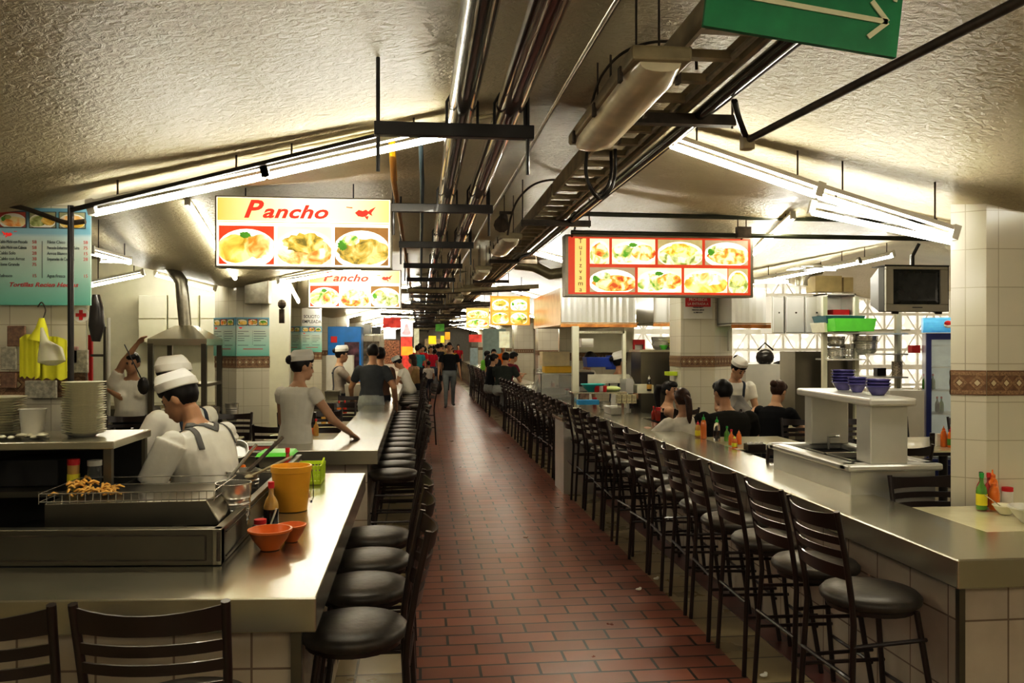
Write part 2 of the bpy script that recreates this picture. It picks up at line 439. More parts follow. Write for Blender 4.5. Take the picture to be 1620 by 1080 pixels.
cream_table('cream laminate table butted against right counter at near right pillar', 2.505, 3.9, 3.395, 3.975)
cream_table('cream laminate table joined to right counter where people sit', 2.505, 3.25, 6.35, 7.2)
cream_table('cream laminate table with orange bottles beside near right pillar', 3.85, 4.9, 6.0, 6.95, z=.87)
# second run of right counter, past the seated couple
rc2 = thing('service_counter', 'farther stainless counter on right past the seated couple', 'counter', (2.3,17.2,0))
slab([(2.08,17.2),(2.50,17.2),(2.50,44),(2.08,44)]).build('worktop', STEEL, rc2, w=True)
MB().bx(2.15,2.45,17.3,43.9,0,.755).build('tiled_base', TILEB, rc2, w=True)
# left counters
lc = thing('service_counter', 'nearest left stainless L shaped counter with raised steel upstand', 'counter', (-.5,3.9,0))
slab([(-3.4,2.99),(-.34,2.752),(-.352,5.39),(-.90,5.45),(-.90,5.10),(-.755,5.10),(-.755,3.19),(-3.4,3.40)]).build('worktop', STEEL, lc, w=True, bevel=.005)
MB().prism([(-3.4,3.08),(-.43,2.86),(-.43,5.3),(-.72,5.3),(-.72,3.10),(-3.4,3.36)],0,.755).build('tiled_base', TILEB, lc, w=True)
MB().bx(-.435,-.40,2.84,2.87,0,.755).build('corner_trim', STEELD, lc, w=True)
# upstand: near face and side face, framed
mb = MB()
yA = lambda x: 3.185+(-.742-x)*.0895
mb.prism([(-3.4,yA(-3.4)),(-.742,3.185),(-.742,3.235),(-3.4,yA(-3.4)+.05)], .872, 1.008)
mb.prism([(-.742,3.185),(-.742,5.30),(-.775,5.30),(-.775,3.185)], .872, 1.008)
mb.build('upstand', STEELD, lc, w=True, bevel=.003)
mb = MB()
for z in (.892, .985): mb.bar((-3.3,yA(-3.3)-.003,z),(-.80,yA(-.80)-.003,z),.006,.004)
mb.bar((-.80,yA(-.80)-.003,.892),(-.80,yA(-.80)-.003,.985),.006,.004)
mb.bar((-.739,3.25,.892),(-.739,5.2,.892),.005,.004); mb.bar((-.739,3.25,.985),(-.739,5.2,.985),.005,.004)
mb.cyl((-.752,3.18,.89),(-.752,3.18,1.0),.006)
mb.build('panel_frame', RUST, lc, w=True)
lc2 = thing('service_counter', 'second left stainless counter with girl resting her hand on it', 'counter', (-.55,9.8,0))
slab([(-1.9,6.60),(-.332,6.558),(-.362,13.1),(-.76,13.1),(-.76,7.32),(-1.9,7.34)]).build('worktop', STEEL, lc2, w=True, bevel=.005)
MB().prism([(-1.85,6.68),(-.42,6.64),(-.44,13.0),(-.7,13.0),(-.7,7.2),(-1.85,7.2)],0,.755).build('tiled_base', TILEB, lc2, w=True)
lc3 = thing('service_counter', 'third left counter where the woman in white cap leans', 'counter', (-.55,20,0))
slab([(-.36,14.0),(-.36,26),(-.80,26),(-.80,14.0)]).build('worktop', WPLAS, lc3, w=True)
MB().bx(-.74,-.44,14.1,25.9,0,.755).build('tiled_base', TILEB, lc3, w=True)

# ------------------------------------------------------------------ stools
def make_stool(name, label, cat, H=1.04, S=.665):
    """faces +Y; back at -Y.  width along X"""
    t = thing(name, label, cat)
    w = .185; k = H/1.04
    n = 20; prof = [(.001,S-.045),(.185,S-.045),(.203,S-.030),(.205,S-.012),(.19,S+.004),(.12,S+.014),(.001,S+.016)]
    mb = MB().lathe(prof, (0,.0,0), n=28, sx=1.0, sy=.98); mb.build('seat', VINYL, t, smooth=50)
    MB().lathe([(.001,S-.065),(.175,S-.065),(.175,S-.045),(.001,S-.045)], (0,0,0), n=24).build('seat_frame', BROWNM, t, smooth=40)
    for sx in (-1, 1):
        foot = Vector((sx*.20,-.215,.0)); mid = Vector((sx*.178,-.185,S-.05)); top = Vector((sx*.190,-.265,H))
        MB().tube([foot, (foot+mid)/2, mid+Vector((0,0,-.03)), mid+Vector((0,-.008,.06)), mid.lerp(top,.55)+Vector((0,.006,0)), top], .0125, 8).build('back_post', BROWNM, t, smooth=50)
        ft = Vector((sx*.19,.20,0)); tp = Vector((sx*.135,.12,S-.055))
        MB().tube([ft, ft.lerp(tp,.85), tp], .0125, 8).build('leg', BROWNM, t, smooth=50)
    def slat(name, z0, z1, bow, arch=0):
        mb = MB(); A = []; Bq = []
        m = 9
        def yb(z):
            u = (z-(S-.05))/(H-S+.05); return -.185-.08*max(u,0)**1.1
        rows = []
        for i in range(m):
            u = i/(m-1)*2-1; x = u*.188; b = -bow*(1-u*u)
            za = z0; zb = z1+arch*(1-u*u)
            rows.append([(x,yb(za)+b-.004,za),(x,yb(zb)+b-.004,zb),(x,yb(zb)+b+.004,zb),(x,yb(za)+b+.004,za)])
        mb.rings(rows); mb.build(name, BROWNM, t, smooth=40)
    d = H-1.04
    slat('top_rail', .962*k, 1.032*k, .048, -.014)
    slat('back_slat', .905*k, .936*k, .045); slat('back_slat', .852*k, .882*k, .042)
    slat('lower_back_panel', .765*k if S > .6 else .6, .820*k, .038)
    if S > .6:
        mb = MB(); zz = .235
        a = [(-.193,-.205,zz+.06),(-.178,.185,zz+.06)]; mb.cyl(*a, .0085, n=6); mb.cyl((.193,-.205,zz+.06),(.178,.185,zz+.06),.0085,n=6)
        mb.cyl((-.175,.183,zz),(.175,.183,zz),.0085,n=6); mb.cyl((-.192,-.203,zz+.14),(.192,-.203,zz+.14),.0085,n=6)
        mb.cyl((-.187,-.195,.50),(-.155,.15,.50),.0085,n=6); mb.cyl((.187,-.195,.50),(.155,.15,.50),.0085,n=6)
        mb.build('footrest', BROWNM, t, smooth=40)
    return t
STOOLG = 'dark bar stools with ladder backs along the right counter'
S0 = make_stool('bar_stool', 'black ladder back bar stool nearest the camera at right counter corner', 'stool')
RS_Y0 = 3.27; RS_X = 1.88
def ordinal(n):
    W = ['first','second','third','fourth','fifth','sixth','seventh','eighth','ninth','tenth','eleventh','twelfth','thirteenth','fourteenth','fifteenth','sixteenth','seventeenth','eighteenth','nineteenth','twentieth']
    if n <= 20: return W[n-1]
    return 'twenty-'+W[n-21] if n < 30 else ('thirtieth' if n == 30 else 'thirty-'+W[n-31])
S0.location = (RS_X, RS_Y0, 0.004); S0.rotation_euler = (0,0,-pi/2+radians(3)); S0['group'] = STOOLG
for i in range(1, 28):
    dup(S0, (RS_X+random.uniform(-.02,.02), RS_Y0+.482*i+random.uniform(-.02,.02), .006), -pi/2+radians(random.uniform(-5,5)),
        'dark bar stool, %s from the near corner along right counter' % ordinal(i+1), STOOLG)
FARG = 'bar stools beyond the seated couple on the right'
for i in range(14):
    dup(S0, (1.86+random.uniform(-.03,.03), 19.3+.62*i, .006), -pi/2+radians(random.uniform(-8,8)), 'far bar stool along right counter beyond the seated couple', FARG)
LG = 'dark bar stools along the left counters'
for i, y in enumerate([3.08,3.60,4.05,4.55]):
    dup(S0, (-.245, y, .004), pi/2+radians([3,-2,2,0][i]), ['bar stool with dark cushion nearest the camera on aisle side of left counter','second bar stool on aisle side of nearest left counter','third bar stool on aisle side of nearest left counter','fourth bar stool on aisle side of nearest left counter, before the gap'][i], LG)
for i in range(14):
    dup(S0, (-.22+random.uniform(-.015,.015), 6.75+.46*i, .004), pi/2+radians(random.uniform(-4,4)), 'dark bar stool, %s along the second left counter' % ordinal(i+1), LG)
dup(S0, (.0, 14.1, .004), pi/2+.3, 'bar stool pulled out into aisle at end of second left counter', LG)
for i in range(9):
    dup(S0, (-.18+random.uniform(-.02,.02), 14.9+.6*i, .004), pi/2+radians(random.uniform(-6,6)), 'bar stool at the third left counter near the leaning woman', 'bar stools at the third left counter')
dup(S0, (-.68, 2.46, .0), radians(-2), 'bar stool seen from behind at left counter front, right one of two', 'stools in front of the left counter')
dup(S0, (-1.13, 2.46, .0), radians(2), 'bar stool seen from behind at left counter front, cut by left edge', 'stools in front of the left counter')
C0 = make_stool('dining_chair', 'dark metal chair with glossy back behind near cream table', 'chair', H=.99, S=.52)
C0.location = (2.74, 3.96, 0); C0.rotation_euler = (0,0,pi+.05)
CH = []
def chair(x, y, rz, label, group=None):
    o = dup(C0, (x,y,0), rz, label, group)
    if not group and 'group' in o: del o['group']
    return o
chair(3.43,5.75,.05,'dark glossy chair beyond steel island beside near right pillar')
chair(2.64,5.85,0,'dark chair with pale seat gap behind right counter before steel island')
chair(2.72,7.72,pi,'dark chair holding the woman in white with ponytail')
chair(3.14,7.65,pi-.05,'dark chair holding the man in black shirt')
chair(3.62,7.35,pi-.2,'glossy dark chair behind island left of black clad woman','glossy chairs left of the island')
chair(3.80,6.95,pi+.2,'glossy dark chair behind island left of black clad woman','glossy chairs left of the island')
chair(2.84,9.15,.5,'dark chair holding girl in black tank top')
chair(3.7,8.45,pi*1.4,'dark chair holding woman in black with hair bun')
chair(4.3,7.35,pi,'dark chair seen between the two island posts','dark chairs beyond island')
chair(4.6,7.4,pi,'dark chair seen between the two island posts','dark chairs beyond island')
chair(5.35,7.3,pi,'dark chair by blue framed fridge, behind table with orange bottles')
chair(4.65,5.5,0,'dark chair in shadow before table with orange bottles')
# ------------------------------------------------------------------ lamps
def lamp(p0, p1, label, group='bare fluorescent tubes under the vaults', strength=None, drop=.05, housing=True, tubes=1):
    p0 = Vector(p0); p1 = Vector(p1); mid = (p0+p1)/2; d = (p1-p0).normalized()
    t = thing('fluorescent_lamp', label, 'lamp', mid, group=group)
    side = d.cross(Vector((0,0,1))).normalized(); up = side.cross(d)
    for k in range(tubes):
        o = side*(.045*(k-(tubes-1)/2))
        MB().cyl(p0+o, p1+o, .016, n=10).build('tube', TUBE2 if strength else TUBE, t, w=True, smooth=40)
    if housing:
        MB().bar(p0+up*.048, p1+up*.048, .04, .022).build('housing', WHITE, t, w=True)
    for q_ in (.15,.85):
        p = p0.lerp(p1,q_)+up*.06; zc = ceil_z(p.x,p.y)
        if zc-p.z > .02: MB().cyl(p,(p.x,p.y,zc+.02),.005,n=6).build('hanger_rod', RUST, t, w=True)
    for p, s in ((p0,-1),(p1,1)): MB().bar(p-d*s*.01+up*.03, p+d*s*.025+up*.03, .045, .075).build('end_cap', WPLAS, t, w=True)
    return t
def lampD(a, ya, b, yb, label, **k): return lamp(D(a[0],a[1],ya), D(b[0],b[1],yb), label, **k)
lampD((150,337),4.12,(418,279),4.12,'lit tube along near left vault crease, lower half beside menu board')
lampD((424,278),4.12,(700,216),4.12,'lit tube along near left vault crease, upper half ending at the pipes')
lampD((1062,230),4.0,(1290,308),3.95,'lit tube along near right vault crease, upper half')
lampD((1296,310),3.95,(1505,376),3.9,'lit tube along near right vault crease, ending at near right pillar')
lampD((1285,336),4.5,(1512,384),4.35,'shorter lit tube just beneath crease lamp, touching near right pillar', strength=1)
lampD((297,324),7.1,(372,441),9.1,'slanting lit tube between near menu pillar and second left pillar', strength=1)
lampD((442,447),9.4,(600,420),9.4,'lit tube behind first food sign, rising to the right')
lampD((455,447),12,(472,478),13.6,'short slanting lit tube left of second food sign')
lampD((146,401),7.6,(205,416),8.6,'short lit tube right of the near menu board', strength=1)
lampD((145,452),9.6,(226,435),9.6,'lit tube over the dining corner, lower left one', strength=1)
lampD((246,435),9.7,(338,459),9.7,'lit tube over the dining corner, touching second left pillar', strength=1)
lampD((1192,448),8.9,(1358,416),8.9,'long lit tube rising right above the stainless wall cupboards')
lampD((1362,416),8.9,(1412,405),8.9,'short end tube left of television')
lampD((1192,402),8.1,(1254,346),7.0,'steep lit tube right of large right food sign')
for k in range(2, 9):
    y = -1.08+5.3*k-.12
    if k > 2:
        lamp((-1.75,y,2.34),(.0,y,2.78),'lit tube across left half of hall, far down the aisle','far tubes across the left half')
    lamp((1.2,y,2.78),(2.9,y,2.34),'lit tube across right half of hall, far down the aisle','far tubes across the right half')
for (xa, ya, xb, yb, lab) in ((4.2,10.6,5.6,10.6,'added tube brightening the right kitchen racks'),(6.4,9.0,7.8,9.0,'added tube brightening the blue framed fridge'),(4.6,12.9,6.0,12.9,'added tube brightening the steel wall cupboards'),(2.2,10.2,3.0,10.2,'short added tube brightening the middle kitchen')):  # extra tubes added to brighten the right kitchens
    lamp((xa,ya,2.72),(xb,yb,2.72), lab, 'tubes over the right kitchens')
for (xa, ya, xb, yb, lab) in ((-4.2,11.4,-2.8,11.4,'added tube brightening the cream wall cupboards'),(-1.9,12.0,-.9,12.0,'added tube brightening the second left stall')):  # extra tubes added to lift the dim left side
    lamp((xa,ya,2.80),(xb,yb,2.80), lab, 'tubes over the left stalls')
for k in range(2, 8):
    y = -.85+5.3*k
    lamp((3.6,y+2.2,2.85),(5.0,y+2.2,2.85),'tube over the right hand kitchens','tubes over the right kitchens')
    lamp((-3.6,y+2.2,2.85),(-2.4,y+2.2,2.85),'tube over the left hand stalls','tubes over the left stalls')
# lamps behind / beside the camera that light the foreground, same bare tubes on the same creases
lamp((-1.7,-.95,2.28),(.0,-.95,2.74),'tube on crease behind camera','tubes on the crease behind the camera')
lamp((1.2,-.95,2.74),(2.8,-.95,2.28),'tube on crease behind camera','tubes on the crease behind the camera')
lamp((-3.2,1.0,2.74),(-3.2,2.6,2.74),'tube over left side stall out of view','tubes left out of view')
lamp((4.3,1.0,2.74),(4.3,2.6,2.74),'tube over right side table out of view','tubes right out of view')
# enclosed fixtures hung in a row next to the cable tray
def fixture(y, i):
    t = thing('sealed_light_fixture', ['yellowed sealed lamp hanging at top centre beside cable tray, nearest','second yellowed sealed lamp along the cable tray','third yellowed sealed lamp along the cable tray'][i] if i < 3 else 'small distant sealed lamp along the cable tray', 'lamp', (.775,y,2.615), group='sealed lamps hung along the cable tray')
    L = 1.15; a = .02
    mb = MB().prism([(-.10,-L/2),(.10,-L/2),(.10,L/2),(-.10,L/2)], 0, .05); mb.build('housing', TRAYM, t, bevel=.01)
    rg = []
    for q in range(9):
        yy = -L/2+.02+(L-.04)*q/8; w = .088 if 0 < q < 8 else .07; h = .055 if 0 < q < 8 else .03
        rg.append([(w*cos(pi*j/8)*(1 if abs(cos(pi*j/8)) < .9 else .98), yy, -h*sin(pi*j/8)**.7) for j in range(9)])
    MB().rings(rg).build('diffuser', DIFF, t, smooth=50)
    for sx in (-1,1):
        for yy in (-.42, 0, .42): MB().box((sx*.101, yy, .0),(.012,.03,.05)).build('clip', RUST, t)
    for sx, yy in ((-.04,-.4),(.04,-.4),(0,.4)): MB().cyl((sx,yy,.05),(sx,yy,.40),.004,n=6).build('chain', RUST, t)
for i, y in enumerate([3.15, 7.6, 10.6, 13.8, 17, 20.5, 24.5, 29]): fixture(y, i)
# overhead pipes
def pipe(pts, r, m, label, name='pipe', n=12, group=None, cat='pipe'):
    mid = pts[0]
    mb = MB().tube(pts, r, n); return one(mb, name, m, label, cat, group, loc=(mid[0], min(max(mid[1],0),50), mid[2]), smooth=50)
ZB = 2.60
pipe([(.17,-1.5,ZB+.075),(.17,55,ZB+.075)], .056, PIPEB, 'thick glossy black pipe overhead along the aisle', n=16)
pipe([(.365,-1.5,ZB+.075),(.365,55,ZB+.075)], .056, PIPER, 'thick dark red pipe overhead beside the black one', n=16)
pipe([(-.15,4.05,3.0),(-.15,4.35,2.80),(-.15,4.7,2.63),(-.15,55,2.63)], .016, PIPEO, 'thin orange brown pipe left of the black pipe')
MB()
pipe([(-.15,4.3,2.835),(-.15,4.42,2.76),(-.15,4.75,2.64)], .0185, PIPEY, 'yellow painted bend of the thin gas pipe')
pipe([(.0,4.05,3.0),(.0,4.35,2.80),(.01,4.7,2.63),(.01,55,2.63)], .013, PIPEG, 'thin blue grey pipe left of the black pipe')
for i in range(26):
    y = 3.36+1.93*i
    lab = ['black crossbar nearest the camera carrying the ceiling pipes','second black crossbar carrying the ceiling pipes','third black crossbar carrying the ceiling pipes','fourth black crossbar carrying the ceiling pipes'][i] if i < 4 else 'distant black crossbar under the ceiling pipes'
    t = thing('pipe_hanger', lab, 'bracket', (.14,y,ZB), group='crossbars under the ceiling pipes')
    mb = MB().bx(-.325,.325,-.02,.02,-.055,.0); mb.build('crossbar', BLACK, t, bevel=.003)
    mb = MB()
    for x in (-.31,.30):
        zt = ceil_z(.14+x,y)-ZB
        MB().cyl((x,0,-.20),(x,0,zt),.008,n=6).build('rod', BLACK, t, smooth=40)
    mb = MB()
    for x in (.03,.225):
        mb.tube([(x-.063,0,-.01),(x-.063,0,.09),(x-.04,0,.13),(x,0,.142),(x+.04,0,.13),(x+.063,0,.09),(x+.063,0,-.01)], .006, 6)
    mb.build('pipe_clamp', BLACK, t, smooth=40)
# cable ladder with conduits on its right
for i in range(15):
    y0 = -.6+3.05*i; y1 = y0+3.0
    t = thing('cable_tray', 'cable ladder section overhead, %s' % (['nearest, above green sign','passing the nearest sealed lamp','above middle of aisle','fourth from the camera'][i] if i < 4 else 'far down the aisle'), 'cable tray', (1.0,y0,2.74), group='cable ladder sections over the aisle')
    for x in (-.11,.13):
        MB().bx(x-.008,x+.008,0,3.0,-.04,.05).build('side_rail', TRAYM, t)
    for k in range(12): MB().bx(-.11,.13,.1+.25*k,.14+.25*k,-.03,.0).build('rung', TRAYM, t)
    MB().bx(-.2,.36,.98,1.03,-.09,-.045).build('support_bar', RUST, t)
    for x in (-.19,.35): MB().cyl((x,1.0,-.1),(x,1.0,ceil_z(1+x,y0+1)-2.74),.005,n=6).build('rod', RUST, t)
for i, (x, z, r, m, lab) in enumerate([(1.20,2.695,.028,PIPEB,'dark conduit on right side of the cable ladder, thickest'),(1.145,2.715,.014,GALV,'thin galvanised conduit on the cable ladder'),(1.10,2.72,.012,GALV,'thinnest galvanised conduit on the cable ladder'),(1.27,2.72,.012,RUST,'rusty conduit right of thick dark conduit')]):
    pipe([(x,-1.2,z),(x,8.9,z),(x-.05,9.1,z),(x-.05,45,z)], r, m, lab, 'conduit', 10)
# black hanging loop cable and wires
def cable(pts, r, m, label, name='cable', group=None):
    P = [Vector(p) for p in pts]; out = []
    for i in range(len(P)-1):
        a = P[max(i-1,0)]; b = P[i]; c = P[i+1]; d = P[min(i+2,len(P)-1)]
        for k in range(6):
            s = k/6
            out.append(.5*((2*b)+(c-a)*s+(2*a-5*b+4*c-d)*s*s+(3*b-a-3*c+d)*s**3))
    out.append(P[-1])
    return one(MB().tube(out, r, 6), name, m, label, 'cable', group, loc=tuple(P[0]), smooth=60)
def loopc(px, y, w, drop, lab):
    cable([(px,y,2.70),(px-.005,y,2.6),(px+.02,y,2.70-drop*.8),(px+w/2,y+.02,2.70-drop),(px+w*.85,y,2.70-drop*.8),(px+w,y,2.6),(px+w,y,2.72)], .009, BLACK, lab)
loopc(.86,4.2,.15,.235,'black cable loop hanging below the cable ladder')
loopc(.87,4.25,.13,.21,'inner black cable loop hanging below the cable ladder')
cable([D(932,190,3.5),D(940,150,3.4),D(955,115,3.3),D(985,84,3.2),D(1030,67,3.15),D(1075,68,3.1),D(1098,84,3.05),D(1102,110,3.05)], .006, RUST, 'brown cable arching above nearest sealed lamp')
cable([D(803,372,6.4),D(808,345,6.4),D(818,318,6.3),D(838,296,6.3),D(862,286,6.2),D(886,286,6.2),D(900,300,6.2)], .008, RUST, 'brown cable arching above second sealed lamp')
for j, (x, z) in enumerate([(.60,2.88),(.56,2.80)]):
    pts = [(x+.10-.02*k, -1+2.2*k, z-(.02 if k % 2 else 0)) for k in range(14)]
    cable(pts, .0065 if j else .009, GALV, ['bundle of thin grey wires strung along the vault','lower thin grey wire strung along the vault'][j])
one(MB().cyl((.62,6.3,2.62),(.66,6.5,2.72),.06,.03,n=10).box((.67,6.45,2.74),(.10,.03,.02)), 'hanging_bell', RUST, 'small dark horn shaped fitting hanging left of cable ladder', 'fitting', loc=(.64,6.4,2.68))
# cream arched conduit over the centre, near vault fold
cable([D(560,235,4.3),D(700,200,4.3),D(790,180,4.3),D(880,165,4.3),D(960,172,4.3),D(1040,195,4.3)], .012, TRAYM, 'cream conduit following the arched fold of the vault', 'conduit')
cable([D(0,297,4.25),D(40,318,4.25),D(80,315,4.25),D(120,298,4.25),D(250,275,4.2),D(420,245,4.2),D(600,212,4.2)], .015, TRAYM, 'cream cable bundle running up the left vault fold')
cable([D(0,322,4.2),D(40,330,4.2),D(75,342,4.2),D(105,352,4.2),D(135,350,4.2)], .013, RUST, 'brown cable sagging over the near menu board')
# diagonal brown pipe near top right
a = G(1182,222,2.55); b = G(1640,-12,2.55)
cable([G(1162,160,2.66),G(1168,185,2.62),a], .013, BLACK, 'short flexible hose joining pipe elbow to cable ladder', 'hose')
one(MB().tube([a,b],.015,10), 'pipe', RUST, 'brown pipe slanting to top right corner of the picture', 'pipe', loc=a, smooth=40)
one(MB().box((a[0],a[1],a[2]-.01),(.05,.05,.06)), 'pipe_elbow', TRAYM, 'grey cream elbow box at lower end of the slanting pipe', 'fitting', loc=a, bevel=.006)
# transverse pipes on the right carrying sign and television
YP = 7.30
for (za, zb, lab, x1) in ((2.71,2.70,'lower dark green pipe across the right side carrying sign and television',5.3),(2.88,2.86,'upper dark green pipe across the right side above the large sign',5.3)):
    one(MB().tube([(1.35,YP,za),(x1,YP,zb)],.022,10), 'pipe', mat('green_black_pipe',(.05,.055,.035),.35,var=.3), lab, 'pipe', loc=(3.2,YP,za), smooth=40)
for x in (2.95, 4.9):
    t = thing('pipe_hanger', 'dark box bracket on the two green pipes, %s' % ('above the large sign' if x < 4 else 'above television'), 'bracket', (x,YP,2.7))
    MB().box((0,-.03,.03),(.13,.06,.10)).build('bracket_box', RUST, t); mb = MB()
    for s in (-.04,.04): mb.cyl((s,0,.05),(s,0,ceil_z(x,YP)-2.7),.006,n=6)
    mb.build('rod', RUST, t)
# black post and rail in front of the near menu pillar
a = D(112,325,4.1); b = D(104,680,4.1)
one(MB().tube([a,(a[0],4.1,1.29)],.014,10), 'post', BLACK, 'thin black post standing before the near menu board', 'post', loc=(a[0],4.1,1.3), smooth=40)
a2 = D(112,332,4.08); b2 = D(600,213,4.08)
one(MB().tube([a2,b2],.012,8), 'rail', BLACK, 'thin black rail running from post up along the near left crease', 'rail', loc=a2, smooth=40)

# ------------------------------------------------------------------ signs
RED = mat('sign_red', (.62,.07,.03), .4, emit=.5, var=.05)
LITW = mat('sign_white_lit', (1,.95,.80), .4, emit=1.5, var=.02)
LITY = mat('sign_yellow_lit', (.92,.60,.20), .4, emit=.6, var=.15, scale=1.2)
LITR = mat('sign_letter_lit', (.80,.05,.03), .4, emit=.75, var=.05)
LITO = mat('sign_orange_lit', (.90,.26,.05), .4, emit=1.1, var=.1)
FRAME = mat('sign_frame_metal', (.35,.32,.26), .4, .6, var=.1)
def food(x0, x1, z0, z1, parent, i, emit, y=-.004, bg=None, label=None, shape=0, name='food_picture'):
    """a photograph of a dish printed on the panel: ground, plate and dish"""
    w = x1-x0; h = z1-z0; cx = (x0+x1)/2; cz = (z0+z1)/2
    mb = MB().poly([(x0,y,z0),(x1,y,z0),(x1,y,z1),(x0,y,z1)], 0)
    rnd = random.Random(i*17+3)
    def blob(cx, cz, rx, rz, yy, m, jag=.0, n=28):
        pts = []
        for k in range(n):
            a = 2*pi*k/n; r = 1+rnd.uniform(-jag, jag)
            pts.append((min(max(cx+rx*r*cos(a), x0), x1), yy, min(max(cz+rz*r*sin(a), z0), z1)))
        mb.poly(pts, m)
    blob(cx, cz-h*.10, w*.53, h*.52, y-.0008, 1)
    if shape == 0:
        blob(cx-w*.20, cz-h*.10, w*.34, h*.36, y-.0016, 2, .05); blob(cx+w*.24, cz-h*.04, w*.28, h*.32, y-.0020, 3, .07)
        blob(cx-w*.02, cz+h*.26, w*.10, h*.08, y-.0024, 4, .2)
    elif shape == 1:
        blob(cx, cz-h*.16, w*.50, h*.40, y-.0016, 2, .04); blob(cx, cz+h*.06, w*.38, h*.26, y-.0024, 3, .14)
    else:
        blob(cx+w*.06, cz-h*.14, w*.50, h*.34, y-.0016, 2, .07); blob(cx-w*.2, cz+h*.16, w*.16, h*.14, y-.0024, 3, .05); blob(cx-w*.36, cz+h*.02, w*.08, h*.14, y-.0024, 4, .2)
    P = mat('plate_print_%s' % emit, (.95,.93,.85), .5, emit=emit*.95, var=.03)
    B = mat('print_ground_%d_%s' % (i % 3, emit), [(.75,.08,.03),(.97,.90,.70),(.35,.18,.06)][i % 3] if bg is None else bg, .5, emit=emit*.8, var=.15)
    Gm = mat('print_garnish_%s' % emit, (.12,.35,.04), .5, emit=emit*.6, var=.2)
    return mb.build(name, [B, P, foodmat(i, emit), foodmat(i+1, emit*1.2), Gm], parent)
def gradm(w):
    m, nt, b = nodes('title_gradient')
    tc = N(nt, 'ShaderNodeTexCoord'); sp = N(nt, 'ShaderNodeSeparateXYZ'); nt.links.new(tc.outputs['Object'], sp.inputs[0])
    mr = N(nt, 'ShaderNodeMapRange'); mr.inputs['From Max'].default_value = w; nt.links.new(sp.outputs['X'], mr.inputs[0])
    cr = N(nt, 'ShaderNodeValToRGB'); nt.links.new(mr.outputs[0], cr.inputs[0])
    cr.color_ramp.elements[0].position = 0; cr.color_ramp.elements[0].color = (.80,.46,.10,1)
    cr.color_ramp.elements[1].position = 1; cr.color_ramp.elements[1].color = (.88,.60,.20,1)
    for p, c in ((.3,(1,.80,.42,1)),(.5,(1,.95,.75,1)),(.75,(1,.90,.55,1))):
        e = cr.color_ramp.elements.new(p); e.color = c
    nt.links.new(cr.outputs[0], b.inputs['Emission Color']); b.inputs['Emission Strength'].default_value = .85
    nt.links.new(cr.outputs[0], b.inputs['Base Color']); return m
FISHR = mat('fish_emblem_red', (.72,.04,.03), .5, emit=.3, var=.1)
def fish(parent, cx, cz, s, y, m, flip=1):
    """small red fish emblem with a dash beside it"""
    f = flip
    body = [(-.5,0),(-.3,-.22),(0,-.27),(.25,-.18),(.36,-.05),(.62,-.2),(.55,.0),(.85,.42),(.45,.2),(.36,.1),(.2,.22),(0,.12),(-.25,.2)]
    mb = MB().poly([(cx+f*a*s, y, cz+b*s) for a, b in body], 0)
    mb.poly([(cx+f*a*s, y, cz+b*s) for a, b in ((.1,-.22),(.3,-.45),(.38,-.2))], 0)
    mb.poly([(cx-f*a*s, y, cz+b*s) for a, b in ((.65,.28),(1.05,.32),(1.05,.38),(.65,.36))], 0)
    return mb.build('fish_emblem', m, parent)
def pancho(cornerTL, cornerTR, cornerB, y, label, lit, shapes):
    x0 = cornerTL[0]; x1 = cornerTR[0]; z1 = (cornerTL[2]+cornerTR[2])/2; z0 = cornerB[2]
    w = x1-x0; h = z1-z0
    t = thing('hanging_food_sign', label, 'sign', (x0,y,z0))
    MB().bx(-.015,w+.015,0,.16,-.012,h+.012).build('case', FRAME, t, bevel=.004)
    MB().bx(0,w,-.004,0,0,h).build('lit_panel', [LITW], t)
    MB().bx(.005,w-.005,-.007,-.004,h*.66,h*.995).build('title_strip', gradm(w), t)
    MB().bx(.005,w-.005,-.008,-.004,h*.635,h*.645).bx(.005,w-.005,-.008,-.004,h*.60,h*.606).build('rule_line', LITO, t)
    for k in range(3):
        xa = w*(.012+.332*k); xb = xa+w*.315
        food(xa, xb, h*.02, h*.585, t, shapes[k], .75, y=-.006, shape=k % 3)
    text('P', h*.36, (w*.15,-.0085,h*.71), LITR, t, 'title_lettering', shear=.32, bold=.005*h/.5, sx=1.2)
    text('ancho', h*.27, (w*.258,-.0085,h*.71), LITR, t, 'title_lettering', shear=.32, bold=.004*h/.5, sx=1.36, space=1.06)
    fish(t, w*.84, h*.80, w*.092, -.0085, LITR)
    mb = MB()
    for xx in (w*.15, w*.78): mb.cyl((xx,.08,h),(xx,.08,ceil_z(x0+xx,y)-z0),.005,n=6)
    mb.build('hanging_wire', BLACK, t)
    return t
pancho(D(343,310,6.5), D(617,318,6.5), D(480,421,6.5), 6.5, 'large lit food sign with red title and three dishes above second left counter', 1, (0,1,2))
pancho(D(489,428,10.5), D(633,428,10.5), D(560,486,10.5), 10.5, 'smaller lit food sign with red title hanging farther back below the large one', 1, (3,4,5))
